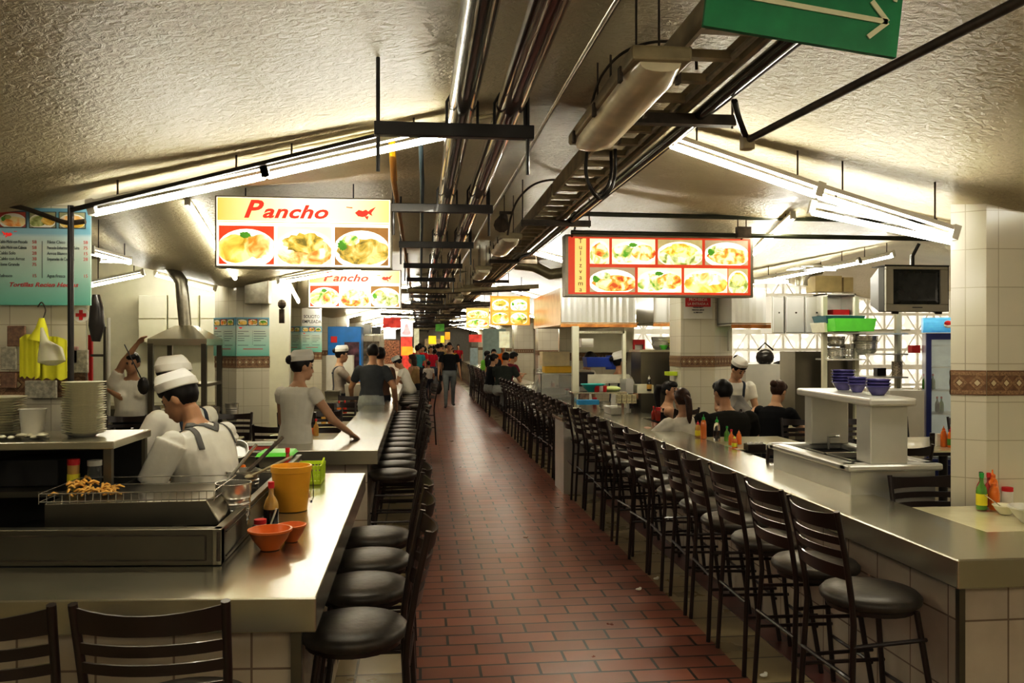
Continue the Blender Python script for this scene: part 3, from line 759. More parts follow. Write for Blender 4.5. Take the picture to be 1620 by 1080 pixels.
# large right sign
a = D(899,374,7.5); b = D(1187,379,7.5); c = D(1050,466,7.5)
x0, x1, z0, z1 = a[0], b[0], c[2], a[2]; w = x1-x0; h = z1-z0
t = thing('hanging_food_sign', 'wide lit sign of seafood pictures hanging on right side', 'sign', (x0,7.5,z0))
MB().bx(-.03,w+.03,0,.16,-.02,h+.02).build('case', FRAME, t, bevel=.004)
MB().bx(0,w,-.004,0,0,h).build('lit_panel', RED, t)
MB().bx(w*.035,w*.095,-.007,-.004,h*.03,h*.97).build('name_strip', LITY, t)
for k, ch in enumerate('Tulizvama'):
    text(ch, h*.12, (w*.065,-.0085,h*(.885-.105*k)), INK, t, 'strip_letter', align='CENTER')
xs = [.115,.235,.485,.745]; xe = [.22,.47,.73,.985]
for k in range(4): food(w*xs[k], w*xe[k], h*.53, h*.97, t, [3,3,5,4][k], .72, y=-.006, shape=[1,0,1,2][k], bg=[(.95,.9,.6),(.95,.8,.4),(.5,.4,.2),(.4,.3,.2)][k], name='food_picture')
xs = [.115,.375,.63,.875]; xe = [.36,.615,.87,.985]
for k in range(4): food(w*xs[k], w*xe[k], h*.04, h*.47, t, [4,3,0,5][k], .72, y=-.006, shape=[2,0,1,1][k], bg=[(.8,.5,.2),(.95,.9,.6),(.9,.5,.2),(.5,.4,.3)][k])
for q_ in (.02,.95): MB().cyl((w*q_,.0,h),(w*q_,-.15,h+.06),.01).build('hanging_bracket', BLACK, t)
def pic_sign(TL, BR, y, label, n, m, i0=0, emit=1.1, name='hanging_food_sign', rods=True):
    a = D(TL[0],TL[1],y); b = D(BR[0],BR[1],y); w = b[0]-a[0]; h = a[2]-b[2]
    t = thing(name, label, 'sign', (a[0],y,b[2]))
    MB().bx(0,w,0,.12,0,h).build('case', FRAME, t); MB().bx(0,w,-.006,0,0,h).build('lit_panel', m, t)
    for i in range(n[0]):
        for j in range(n[1]):
            food(w*(.04+.94*i/n[0]), w*(.04+.94*(i+1)/n[0]-.05), h*(.05+.92*j/n[1]), h*(.05+.92*(j+1)/n[1]-.05), t, i0+i*2+j, emit, y=-.009, shape=(i+j) % 3, bg=(.9,.45,.12))
    if rods:
        mb = MB()
        for xx in (w*.2, w*.8): mb.cyl((xx,.06,h),(xx,.06,max(ceil_z(a[0]+xx,y)-b[2],h+.02)),.006,n=6)
        mb.build('hanging_wire', BLACK, t)
    return t
pic_sign((776,468),(838,514),13.6,'orange lit sign with four dish pictures on right',(2,2),LITO,0)
pic_sign((738,487),(774,518),18,'small pale lit sign left of the orange one',(1,2),LITY,3)
# green direction sign, seen from below at the top
a = D(1113,40,1.65); b = D(1418,91,1.65)
ang = atan2(b[2]-a[2], b[0]-a[0]); w = math.dist(a, b)
t = thing('direction_sign', 'green hanging sign with cream arrow pointing right', 'sign', a); t.rotation_euler = (0,-ang,0)
MB().bx(0,w,0,.012,0,.18).build('panel', GREENS, t)
mb = MB(); y = -.003; KS = 1.65/2.35
def ln(p, q, wd=.0055): mb.bar((p[0],y,p[1]*KS),(q[0],y,q[1]*KS),.003,wd*2)
ln((.03,.105),(w-.03,.100)); ln((w-.07,.155),(w-.03,.100)); ln((w-.07,.045),(w-.03,.100)); mb.build('arrow', SIGNW, t)
text('ÓN', .055, (w-.10,-.003,.118), SIGNW, t, 'sign_lettering', bold=.002)
MB().cyl((.05,.006,.18),(.05,.006,.5),.004,n=6).cyl((w-.1,.006,.18),(w-.1,.006,.6),.004,n=6).build('hanging_wire', RUST, t)

# menu boards on the pillars
MENUT = None
def menumat():
    m, nt, b = nodes('menu_board_gradient')
    tc = N(nt, 'ShaderNodeTexCoord'); sp = N(nt, 'ShaderNodeSeparateXYZ'); nt.links.new(tc.outputs['Object'], sp.inputs[0])
    mr = N(nt, 'ShaderNodeMapRange'); mr.inputs['From Max'].default_value = .46; nt.links.new(sp.outputs['Z'], mr.inputs[0])
    cr = N(nt, 'ShaderNodeValToRGB'); nt.links.new(mr.outputs[0], cr.inputs[0])
    cr.color_ramp.elements[0].position = .0; cr.color_ramp.elements[0].color = (.20,.56,.47,1)
    cr.color_ramp.elements[1].position = .99; cr.color_ramp.elements[1].color = (.20,.42,.56,1)
    for p, c in ((.30,(.42,.66,.58,1)),(.62,(.62,.70,.62,1)),(.74,(.52,.68,.68,1)),(.78,(.22,.46,.58,1))):
        e = cr.color_ramp.elements.new(p); e.color = c
    nt.links.new(cr.outputs[0], b.inputs['Base Color']); b.inputs['Roughness'].default_value = .3
    return m
MENUM = menumat()
INKT = mat('menu_ink', (.07,.10,.12), .6, var=.05); INKR = mat('menu_red_ink', (.62,.10,.10), .6, var=.05)
def menu(p0, p1, z0, h, label, lean=0, detail=True, group=None):
    """board fixed flat on a pillar face from p0 to p1 (world xy)"""
    p0 = Vector((p0[0],p0[1],0)); p1 = Vector((p1[0],p1[1],0)); d = p1-p0; w = d.length
    t = thing('menu_board', label, 'menu board', (p0.x,p0.y,z0), atan2(d.y,d.x), group)
    MB().bx(0,w,-.018,-.004,0,h).build('board', MENUM, t)
    pw = w*.27
    for k in range(3):
        xa = w*.045+k*w*.315
        f = food(xa, xa+pw, h*.80, h*.955, t, [4,5,0][k] if detail else k, 0, y=-.023, shape=(k+2) % 3, bg=(.55,.12,.08) if k == 0 else (.40,.40,.25), name='dish_picture')
        MB().bx(xa-.004,xa+pw+.004,-.021,-.0185,h*.80-.004,h*.955+.004).build('picture_border', INKT, t)
    fish(t, w*.13, h*.728, w*.088, -.0195, FISHR, -1)
    if detail:
        L = [('Caldo Michi con Pescado','58'),('Caldo Michi con Cabeza','58'),('Caldo Solo','28'),('Caldo con Arroz','38'),('Filete Grande','75'),('',''),('Refresco','15')]
        R = [('Filete Chico','58'),('Pescado Enharinado en Salsa','75'),('Arroz Blanco','15'),('Empanadas de Camaron','28'),('',''),('',''),('Agua Fresca','15')]
        for k in range(7):
            z = h*(.635-.058*k)
            for col, x, xp in ((L, .03, .405), (R, .54, .95)):
                if col[k][0]:
                    text(col[k][0], h*.046, (w*x,-.0195,z), INKT, t, 'menu_line', sx=.80 if len(col[k][0]) < 18 else .60, ext=.0004)
                    text(col[k][1], h*.046, (w*xp,-.0195,z), INKR, t, 'price', align='CENTER', ext=.0004)
        text('Tortillas Recien Hechas', h*.062, (w*.5,-.0195,h*.19), INKR, t, 'footer_line', align='CENTER', shear=.3, ext=.0004, bold=.0006, sx=1.15)
    else:
        mb = MB()
        for k in range(7):
            if k == 5: continue
            z = h*(.63-.06*k); rr = random.Random(k)
            mb.bx(w*.04,w*(.04+rr.uniform(.15,.36)),-.0195,-.018,z,z+h*.012); mb.bx(w*.52,w*(.52+rr.uniform(.2,.4)),-.0195,-.018,z,z+h*.012)
        mb.build('menu_lines', INKT, t); MB().bx(w*.2,w*.8,-.0195,-.018,h*.17,h*.19).build('footer_line', INKR, t)
    MB().bx(w*.485,w*.489,-.0195,-.018,h*.28,h*.66).build('divider_line', INKT, t)
    return t
menu((D(-4,400,4.36)[0],4.365),(D(146,400,4.36)[0],4.355),D(72,483,4.37)[2],.485,'turquoise menu board on near left pillar, half behind black post')
hh = .60
for (A_, B_, lab, y) in ((P2[0],P2[1],'turquoise menu board on left narrow face of second left pillar',9.7),(P2[1],P2[2],'turquoise menu board on right face of second left pillar',9.65),
                      (P3[0],P3[1],'small turquoise menu board on left face of third left pillar',15),(P3[1],P3[2],'small turquoise menu board on right face of third left pillar',14.9)):
    zz = 1.572 if y < 12 else 1.57
    zt = D(400,502,9.65)[2] if y < 12 else D(480,516,14.9)[2]
    menu((A_[0],A_[1]), (B_[0],B_[1]), zz, zt-zz, lab, detail=False)
# printed notices
def notice(p0, p1, z0, z1, label, lines, m=LBLW):
    p0 = Vector((p0[0],p0[1],0)); p1 = Vector((p1[0],p1[1],0)); d = p1-p0; w = d.length
    t = thing('paper_notice', label, 'notice', (p0.x,p0.y,z0), atan2(d.y,d.x))
    MB().bx(0,w,-.008,-.003,0,z1-z0).build('sheet', m, t)
    for (s, size, z, mm, bg) in lines:
        if bg: MB().bx(w*.06,w*.94,-.0095,-.008,z-.02*1,z+size*.85).build('red_band', bg, t)
        text(s, size, (w/2,-.0105,z), mm, t, 'notice_lettering', align='CENTER', ext=.0004, bold=.001, sx=.85)
    return t
s = P4[0]; e = P4[1]; d4 = (Vector(e)-Vector(s))
n0 = Vector(s)+d4*.08; n1 = Vector(s)+d4*.92
zt = D(1100,469,9.43)[2]; zb = D(1100,504,9.43)[2]; H_ = zt-zb
notice(n0, n1, zb, zt, 'white notice with red heading PROHIBIDA LA ENTRADA on right centre pillar', [('PROHIBIDA', .050, H_-.052, LBLW, LBLR), ('LA ENTRADA A', .042, H_-.100, LBLW, LBLR)]+[('VENDEDORES Y', .02, H_-.135, INK, None), ('PERSONAS AJENAS', .02, H_-.165, INK, None), ('AL MERCADO', .02, H_-.195, INK, None)])
d3 = Vector(P3[2])-Vector(P3[1]); n0 = Vector(P3[1])+d3*.02; n1 = Vector(P3[1])+d3*.98
zb = D(490,515,14.9)[2]; zt = D(490,486,14.9)[2]
notice(n0, n1, zb, zt, 'white notice reading SOLICITO EMPLEADA on third left pillar', [('SOLICITO', .075, (zt-zb)*.42, INK, None), ('EMPLEADA', .08, (zt-zb)*.14, INK, None)])
# first aid cross sticker
c = D(127,498,4.36)
t = thing('cross_sticker', 'round white sticker with red cross below the menu board', 'sticker', (c[0],4.372,c[2]))
MB().cyl((0,-.003,0),(0,.0,0),.038,n=24).build('disc', LBLW, t)
MB().box((0,-.0045,0),(.05,.002,.017)).box((0,-.0045,0),(.017,.0025,.05)).build('red_cross', LBLR, t)

# brown service pipes crossing the hall high up in the distance
rp = random.Random(4)
for i in range(16):
    y = 12+i*2.1; z = rp.uniform(2.45,2.62); x0_ = rp.uniform(-1.1,-.7); x1_ = rp.uniform(1.5,2.0)
    pipe([(x0_,y,z),(.3,y+.05,z-.05*rp.random()),(x1_,y+rp.uniform(-.3,.3),z+.05)], rp.uniform(.02,.05), RUST if i % 3 else TRAYM, 'rusty pipe crossing high over the aisle in the distance', 'cross_pipe', 8, 'pipes crossing over the distant aisle')
pipe([D(870,420,14),D(850,428,14),D(830,414,14),D(800,408,14),D(700,432,14),D(650,428,14)], .075, mat('khaki_duct',(.28,.24,.14),.4,.2,var=.3), 'khaki duct curving across behind the second sealed lamp', 'duct', 12, cat='duct')
pipe([D(815,418,12.5),D(845,421,12.5),D(870,434,12.5),D(905,428,12.5)], .085, MATS['khaki_duct'], 'khaki duct elbow left of large right food sign', 'duct', 12, cat='duct')
# ------------------------------------------------------------------ loose things
def sauce(x, y, z, h, r, m, cap, label, group=None, style='bottle', band=None):
    t = thing('sauce_bottle', label, 'bottle', (x,y,z), group=group)
    if style == 'bottle': pr = [(r*.9,0),(r,h*.03),(r,h*.50),(r*.82,h*.60),(r*.36,h*.72),(r*.30,h*.88),(.001,h*.885)]
    elif style == 'squeeze': pr = [(r*.9,0),(r,h*.03),(r*.96,h*.55),(r*.8,h*.70),(r*.45,h*.78),(.001,h*.785)]
    else: pr = [(r*.9,0),(r,h*.05),(r,h*.75),(r*.9,h*.82),(.001,h*.83)]
    MB().lathe(pr, n=16).build('bottle_body', m, t, smooth=45)
    if style == 'bottle': cp = [(r*.42,h*.86),(r*.42,h*.99),(.001,h)]
    elif style == 'squeeze': cp = [(r*.5,h*.77),(r*.48,h*.86),(r*.15,h*.90),(r*.10,h),(.001,h)]
    else: cp = [(r*1.03,h*.76),(r*1.03,h*.98),(.001,h)]
    MB().lathe([(.001,cp[0][1])]+cp, n=14).build('cap', cap, t, smooth=45)
    if band: MB().lathe([(r*1.01,h*.12),(r*1.02,h*.13),(r*1.02,h*.42),(r*1.01,h*.43)], n=16, cap=False).build('paper_label', band, t, smooth=45)
    return t
def bowl(x, y, z, r, h, m, label, group=None, foot=.45, name='bowl', cat='bowl'):
    mb = MB().lathe([(.001,0),(r*foot,0),(r*foot*1.05,h*.06),(r*.80,h*.5),(r*.96,h*.86),(r*1.04,h*.90),(r*1.04,h),(r*.955,h),(r*.75,h*.52),(r*foot*.9,h*.12),(.001,h*.10)], (0,0,0), n=26, cap=False)
    o = mb.build(name, m, smooth=50); o.location = (x,y,z)
    return tag(o, label, cat, group)
def bucket(x, y, z, r0, r1, h, m, label, handle=True):
    t = thing('bucket', label, 'bucket', (x,y,z))
    MB().lathe([(.001,0),(r0,0),(r1,h*.86),(r1*1.045,h*.87),(r1*1.05,h),(r1*.97,h),(r0*.93,h*.05),(.001,h*.05)], n=32, cap=False).build('bucket_body', m, t, smooth=35)
    if handle: MB().tube([(r1*1.04,0,h*.9),(r1*1.16,-.03,h*.6),(r1*1.2,-.055,h*.3),(r1*1.1,-.06,h*.22)], .002, 6).ell((r1*1.1,-.06,h*.22),(.007,.007,.007),8).build('wire_handle', BLACK, t)
    return t
Z = .873
g = G(460,808); bucket(g[0], g[1]+.02, Z, .078, .096, .222, AMBER, 'amber plastic bucket on nearest left counter')
g = G(429,838); sauce(g[0], g[1], Z, .215, .033, SAUCEY, LBLR, 'red capped bottle of amber sauce in front of amber bucket', band=SAUCEB)
g = G(421,846); sauce(g[0]-.01, g[1]-.08, Z, .085, .026, LBLW, LBLR, 'small white shaker with red lid behind orange bowl', style='jar')
g = G(425,872); bowl(g[0], g[1]+.03, Z, .085, .082, ORANGE, 'orange plastic bowl with white spoon handle, front one')
g = G(458,861); bowl(g[0], g[1]+.05, Z, .060, .070, ORANGE, 'smaller orange bowl tucked behind the front bowl')
g = G(437,835, .9); one(MB().bar((g[0]-.03,g[1]-.03,.89),(g[0]+.005,g[1]-.02,.99),.014,.006), 'spoon', WPLAS, 'white spoon handle sticking out of front orange bowl', 'spoon', loc=(g[0]-.02,g[1]-.03,.89))
g = G(476,742); sauce(g[0], g[1]-.55, Z, .21, .032, SAUCER, LBLR, 'dark red sauce bottle behind amber bucket')
# lime basket with cups
g = G(497,752); x, y = g[0], g[1]-.25
t = thing('plastic_basket', 'lime green plastic basket behind amber bucket', 'basket', (x,y,Z))
mb = MB(); W_, D_, H_ = .16, .22, .11
for (a, b) in (((-W_/2,-D_/2),(W_/2,-D_/2)),((W_/2,-D_/2),(W_/2,D_/2)),((W_/2,D_/2),(-W_/2,D_/2)),((-W_/2,D_/2),(-W_/2,-D_/2))):
    for zz in (.01,.035,H_-.01): mb.bar((a[0],a[1],zz),(b[0],b[1],zz),.006,.022)
    for k in range(9):
        u = k/8; px = a[0]+(b[0]-a[0])*u; py = a[1]+(b[1]-a[1])*u; mb.bar((px,py,0),(px*1.06,py*1.06,H_),.007,.007)
mb.bx(-W_/2,W_/2,-D_/2,D_/2,0,.006); mb.build('basket_body', LIME, t)
MB().tube([(W_/2,-.05,H_),(W_/2+.01,0,H_+.03),(W_/2,.05,H_)],.006,6).build('handle', LIME, t)
for k in range(4):
    bowl(x+.0+.0, y-.19, Z+.012*k+.002, .036, .06, ORANGE, 'orange cup in the small stack by the lime basket', 'orange cups stacked by lime basket', foot=.6, name='cup', cat='cup')
# griddle tray lid with wire rack, standing on blocks on the upstand
a = D(47,783,3.30); b = D(318,783,3.30); zb = .972
t = thing('griddle_tray', 'long dull steel griddle tray on white blocks behind the upstand', 'tray', (a[0],3.42,zb))
w = b[0]-a[0]
poly = [(0,0,.03),(w,0,.03)]
MB().add([(0,0,0),(w+.05,0,0),(w-.01,0,.102),(.0,0,.102),(0,.42,0),(w+.055,.42,0),(w+.03,.42,.102),(0,.42,.102)],
         [(0,1,2,3),(5,4,7,6),(1,5,6,2),(4,0,3,7),(3,2,6,7),(4,5,1,0)]).build('tray_body', STEELD, t, bevel=.004)
mb = MB()
for yy in (.0,.40):
    for zz in (.108,.140): mb.cyl((-.02,yy,zz),(w+.02,yy,zz),.0022,n=5)
for zz in (.108,.140):
    for xx in (-.02,w+.02): mb.cyl((xx,0,zz),(xx,.40,zz),.0022,n=5)
for k in range(24): mb.cyl((-.02+(w+.04)*k/23,0,.100),(-.02+(w+.04)*k/23,0,.140),.0016,n=5)
mb.build('wire_rack', CHROME, t)
for xx in (.14, w-.12): MB().bx(xx-.022,xx+.022,-.02,.05,-.067,0).build('support_block', WPLAS, t)
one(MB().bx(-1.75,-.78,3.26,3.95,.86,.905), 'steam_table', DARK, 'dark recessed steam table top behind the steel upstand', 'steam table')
# fried food pile
rnd = random.Random(5)
mb = MB()
for k in range(70):
    u = rnd.random()**.8; hh = .075*(1-u)*rnd.random(); aa = rnd.uniform(0,6.28); L = rnd.uniform(.03,.06)
    c = (.02+u*.24, .2+rnd.uniform(-.10,.10), .118+hh)
    mb.tube([c,(c[0]+cos(aa)*L*.5,c[1]+sin(aa)*L*.5,c[2]+.008),(c[0]+cos(aa)*L,c[1]+sin(aa)*L,c[2]-.002)],[.005,.0075,.004],6)
o = mb.build('fried_snacks', mat('fried_golden',(.72,.42,.10),.6,var=.35,scale=40), smooth=60); o.location = (a[0]+.0,3.40,zb+.008); o.scale = (.8,.9,.9)
tag(o, 'heap of golden fried snacks on wire rack', 'food', kind='stuff')
# pots with ribs and ladles
def pot(x, y, z, r, h, label, ladle=False, handles=True):
    t = thing('cooking_pot', label, 'pot', (x,y,z))
    pr = [(.001,0),(r*.72,0),(r*.86,h*.12)]
    for k in range(5): pr += [(r*(.88+.02*k),h*(.18+.12*k)),(r*(.92+.02*k),h*(.21+.12*k)),(r*(.88+.02*k),h*(.25+.12*k))]
    pr += [(r,h*.8),(r,h*.97),(r*1.05,h),(r*.96,h),(r*.94,h*.3),(.001,h*.25)]
    MB().lathe(pr, n=28, cap=False).build('pot_body', CHROME, t, smooth=35)
    return t
pot(D(366,812,3.62)[0], 3.66, .905, .074, .20, 'ribbed shiny steel pot beside griddle tray')
pot(-.90, 4.30, .905, .085, .16, 'second shiny pot behind the ribbed one')
def ladle(p0, p1, m, label, r=.008):
    return one(MB().tube([p0,p1],r,6).ell(p0,(.022,.022,.014),8), 'ladle', m, label, 'ladle', loc=p0, smooth=50)
ladle((-.93,4.02,1.03),(-.80,4.15,1.21),CHROME,'steel ladle leaning right in the ribbed pot',.008)
ladle((-.90,4.32,1.03),(-.74,4.55,1.20),RUST,'dark handled ladle in the second pot',.010)
ladle((-.85,4.22,1.04),(-.66,4.36,1.12),TRAYM,'wooden spoon lying across the pots',.007)
one(MB().lathe([(.001,0),(.018,0),(.018,.06),(.015,.07),(.001,.07)],n=12), 'jar_lid', SAUCEO, 'bright orange plastic lid standing between pots', 'lid', loc=None).location = (-.93,4.45,1.0)
# sink rim and work surface farther inside the near left stall
t = thing('steam_table', 'stainless sink and work surface right of nearest worker', 'work surface', (-1.1,4.9,0))
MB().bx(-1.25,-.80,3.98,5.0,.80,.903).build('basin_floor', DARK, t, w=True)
MB().bx(-1.3,-.80,4.98,5.06,.84,.95).bx(-1.3,-.80,5.06,5.42,.92,.955).build('rear_ledge', STEEL, t, w=True, bevel=.003)
MB().bx(-1.28,-.8,4.0,5.4,.0,.8).build('cabinet_body', STEELD, t, w=True)
def pan(x, y, z, w, d, h, m, label, name='steel_pan', cat='pan'):
    mb = MB()
    mb.add([(-w/2*.9,-d/2*.9,0),(w/2*.9,-d/2*.9,0),(w/2*.9,d/2*.9,0),(-w/2*.9,d/2*.9,0),(-w/2,-d/2,h),(w/2,-d/2,h),(w/2,d/2,h),(-w/2,d/2,h),
            (-w/2*.94,-d/2*.94,h),(w/2*.94,-d/2*.94,h),(w/2*.94,d/2*.94,h),(-w/2*.94,d/2*.94,h),(-w/2*.86,-d/2*.86,.01),(w/2*.86,-d/2*.86,.01),(w/2*.86,d/2*.86,.01),(-w/2*.86,d/2*.86,.01)],
           [(3,2,1,0)]+[(i,(i+1)%4,4+(i+1)%4,4+i) for i in range(4)]+[(4+i,4+(i+1)%4,8+(i+1)%4,8+i) for i in range(4)]+[(8+i,8+(i+1)%4,12+(i+1)%4,12+i) for i in range(4)]+[(12,13,14,15)])
    o = mb.build(name, m, bevel=.003); o.location = (x,y,z); return tag(o, label, cat)
pan(D(389,712,5.2)[0],5.2,.957,.17,.2,.07,STEELD,'small steel pan left of green bread cloth')
pan(D(439,712,5.2)[0],5.2,.957,.20,.22,.075,STEELD,'steel pan under the green cloth')
x = D(439,690,5.2)[0]
one(MB().add([(x-.11,5.08,1.025),(x+.10,5.08,1.025),(x+.11,5.3,1.03),(x-.10,5.3,1.03),(x-.10,5.1,1.045),(x+.09,5.1,1.045),(x+.10,5.28,1.05),(x-.09,5.28,1.05)],[(0,1,2,3),(4,5,6,7),(0,1,5,4),(1,2,6,5),(2,3,7,6),(3,0,4,7)]), 'folded_cloth', GREENP, 'bright green cloth folded over the steel pan', 'cloth', loc=(x,5.2,1.03), bevel=.004)
x = D(385,680,5.3)[0]
one(MB().lathe([(.001,0),(.05,0),(.058,.05),(.053,.05),(.045,.008),(.001,.008)], (0,0,0), n=20, cap=False, rot=(1.1,0,.3)), 'strainer', STEELW, 'round metal strainer bowl leaning on the small pan', 'strainer', smooth=50).location = (x,5.15,1.05)
mb = MB(); x = D(412,682,5.32)[0]
for k in range(5): mb.bx(x-.09,x+.07,5.34,5.40,.957+.026*k,.957+.026*k+.02, 1 if k % 2 else 0)
one(mb, 'striped_box', [LBLW, mat('stripe_red',(.45,.08,.06),.6)], 'red and white striped box behind green cloth', 'box', loc=(x,5.36,.96))
# low counter + yellow bucket behind plates
t = thing('steel_counter', 'low steel counter behind shelf with the yellow bucket on it', 'counter', (-2.0,5.4,0))
MB().bx(-2.75,-1.55,5.15,5.65,.84,.875).build('worktop', STEEL, t, w=True, bevel=.003); MB().bx(-2.7,-1.6,5.2,5.6,0,.84).build('cabinet_body', STEELD, t, w=True)
g = D(201,720,5.3); bucket(g[0],5.32,.877,.047,.058,.135,YELLOWP,'small yellow plastic bucket left of the workers',False)
# shelf with plates by the near menu pillar
YS = 3.95; zt = 1.285
t = thing('steel_shelf_unit', 'steel shelf unit at left edge holding stacks of plates', 'shelf', (-1.9,YS,0))
xr = D(186,680,YS-.2)[0]
MB().bx(-3.0,xr,YS-.25,YS+.25,zt-.035,zt).build('top_shelf', STEEL, t, w=True, bevel=.004)
MB().bx(-3.0,xr-.02,YS-.22,YS+.22,1.045,1.07).build('shelf', STEELD, t, w=True)
MB().bx(-3.0,xr-.02,YS-.22,YS+.22,.80,.825).build('shelf', STEELD, t, w=True)
for x in (xr-.03, xr-.50):
    for yy in (YS-.22, YS+.22): MB().bx(x-.016,x+.016,yy-.016,yy+.016,0,zt-.03).build('leg', STEELD, t, w=True)
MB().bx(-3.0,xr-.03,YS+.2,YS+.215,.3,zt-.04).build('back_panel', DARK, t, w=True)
def plate(x, y, z, r, label, group, m=PLATE):
    o = PL.copy() if PL else None
    return o
PLm = MB().lathe([(.001,0),(.52,0),(.58,.06),(.95,.17),(1.0,.2),(.96,.2),(.56,.10),(.001,.08)], n=26, cap=False)
PL = PLm.build('plate', PLATE, smooth=50); used = False
def stack(x, y, z, r, n, step, label, group, m=None, deep=1.0):
    global used
    for k in range(n):
        o = PL if not used else PL.copy()
        if used: COL.objects.link(o)
        used = True
        s = r*(1+random.uniform(-.02,.02))
        o.scale = (s, s, .10*deep); o.location = (x+random.uniform(-.003,.003), y+random.uniform(-.003,.003), z+step*k+.001)
        tag(o, label, 'plate', group)
px = D(137,640,YS); stack(px[0], YS-.03, zt, .092, 22, .0108, 'cream plate in tall stack beside black post', 'cream plates stacked beside the black post')
px = D(5,640,YS); stack(px[0]-.02, YS-.03, zt, .125, 15, .0115, 'cream plate in the stack at left picture edge', 'cream plates stacked at the left edge')
px = D(68,668,YS); 
one(MB().lathe([(.001,0),(.042,0),(.054,.125),(.057,.13),(.051,.13),(.039,.006),(.001,.006)],n=22,cap=False), 'plastic_tub', WPLAS, 'white plastic tub between the two plate stacks', 'tub', smooth=40).location = (px[0],YS-.1,zt+.001)
mb = MB(); rnd = random.Random(2)
for k in range(16): mb.ell((rnd.uniform(-.09,.08),rnd.uniform(-.03,.03),.008+rnd.uniform(0,.02)),(rnd.uniform(.012,.025),.02,.009),8)
o = mb.build('crumpled_cloth', PLATE, smooth=60); o.location = (px[0],YS-.16,zt); tag(o, 'crumpled cream cloth around the white tub', 'cloth')
# bottles and jars on the shelf below
g = D(128,740,YS); sauce(g[0],YS-.08,1.072,.12,.026,SAUCEY,LBLR,'red lidded jar on the shelf under plates',band=LBLY,style='jar')
g = D(158,740,YS); sauce(g[0],YS-.06,1.072,.11,.030,GLASS,WPLAS,'clear jar on shelf under plates, rightmost',style='jar')
g = D(70,720,YS); one(MB().bx(g[0]-.16,g[0]+.10,YS-.1,YS+.12,1.072,1.19), 'crate', DARK, 'black crate pushed under the plate shelf', 'crate', loc=(g[0],YS,1.08), bevel=.005)
# hanging cloth, bags
c = D(65,545,4.22)
mb = MB()
def drape(x0, x1, z0, z1, y, m, folds=7, amp=.012):
    n = 26; rg = []
    for i in range(n+1):
        u = i/n; x = x0+(x1-x0)*u; yy = y+amp*sin(u*folds*6.28); top = z1-.02*abs(2*u-1)**3
        rg.append([(x,yy-.004,z0+.006*sin(u*20)),(x,yy-.004,top),(x,yy+.004,top),(x,yy+.004,z0+.006*sin(u*20))])
    mb.rings(rg, m)
a1 = D(33,600,4.22); b1 = D(103,532,4.22)
drape(a1[0], a1[0]+(b1[0]-a1[0])*.45, a1[2]+.01, b1[2]+.01, 4.21, 0, 2, .008); drape(a1[0]+(b1[0]-a1[0])*.30, b1[0], a1[2], b1[2], 4.23, 0, 2.3, .01)
h = D(66,503,4.22); mb.tube([h,(h[0],4.22,h[2]-.05),(c[0]-.01,4.22,b1[2]-.02)],[.012,.028,.05],8)
one(mb, 'hanging_cloth', CLOTHY, 'bright yellow cloth hanging on hook below menu board', 'cloth', loc=(c[0],4.22,c[2]), smooth=50)
a1 = D(66,518,4.15); mb = MB().tube([a1,D(70,540,4.15),D(80,556,4.13),D(82,572,4.12),D(82,578,4.12)],[.006,.02,.055,.06,.02],12)
one(mb, 'plastic_bag', BAGM, 'clear plastic bag hanging over the yellow cloth', 'bag', loc=a1, smooth=60)
cable([D(60,485,4.35),D(66,478,4.3),D(72,490,4.28),D(68,505,4.25)],.003,RUST,'bent wire hook holding the yellow cloth','hook')
pal = [mat('clutter_brown',(.25,.15,.10),.6,var=.4,scale=50), mat('clutter_grey',(.42,.40,.33),.5,var=.35,scale=60), mat('clutter_pink',(.45,.28,.25),.6,var=.3,scale=60)]
for i, (x0p,y0p,x1p,y1p,m,lab) in enumerate([(10,515,38,548,0,'small brown printed packet pinned on near left pillar'),(0,548,24,585,1,'grey bagged packet hanging at left edge'),(0,590,24,614,0,'dark framed picture at left edge above plates'),(112,553,138,590,1,'grey paper pinned right of yellow cloth'),(38,602,88,630,1,'pale paper sheet behind the white tub'),(103,548,122,575,2,'small pink bag hanging by the black post')]):
    p = D(x0p,y0p,4.33); q = D(x1p,y1p,4.33)
    one(MB().bx(p[0],q[0],4.335,4.355,q[2],p[2]), 'packet' if i != 2 else 'picture', pal[m], lab, 'packet' if i != 2 else 'picture', loc=(p[0],4.345,q[2]), bevel=.004)
# black bag hung on pillar edge
mb = MB().tube([D(152,466,4.7),D(153,485,4.7),D(153,515,4.7),D(152,540,4.7)],[.02,.035,.042,.022],10)
one(mb, 'black_bag', BLACK, 'black bag hanging on right edge of near left pillar', 'bag', loc=D(152,466,4.7), smooth=60)
# red and grey frame of a trolley behind
t = thing('metal_rack', 'narrow rack with red post right of near left pillar', 'rack', (D(155,580,7.2)[0],7.2,0))
g1 = D(143,580,7.2)[0]; g2 = D(166,580,7.2)[0]
MB().bx(g1-.015,g1+.015,7.19,7.22,0,1.78).build('red_post', REDP, t, w=True); MB().bx(g2-.01,g2+.01,7.19,7.22,0,1.85).build('grey_post', STEELD, t, w=True)
for z in (.5,.9,1.3,1.6): MB().bx(g1,g2,7.19,7.21,z,z+.02).build('cross_bar', STEELD, t, w=True)
one(MB().cyl((D(172,505,9)[0],9,0),(D(172,505,9)[0],9,1.98),.018,n=10), 'post', WHITE, 'slim white post left of the woman lifting her strap', 'post', loc=(D(172,505,9)[0],9,0), smooth=40)
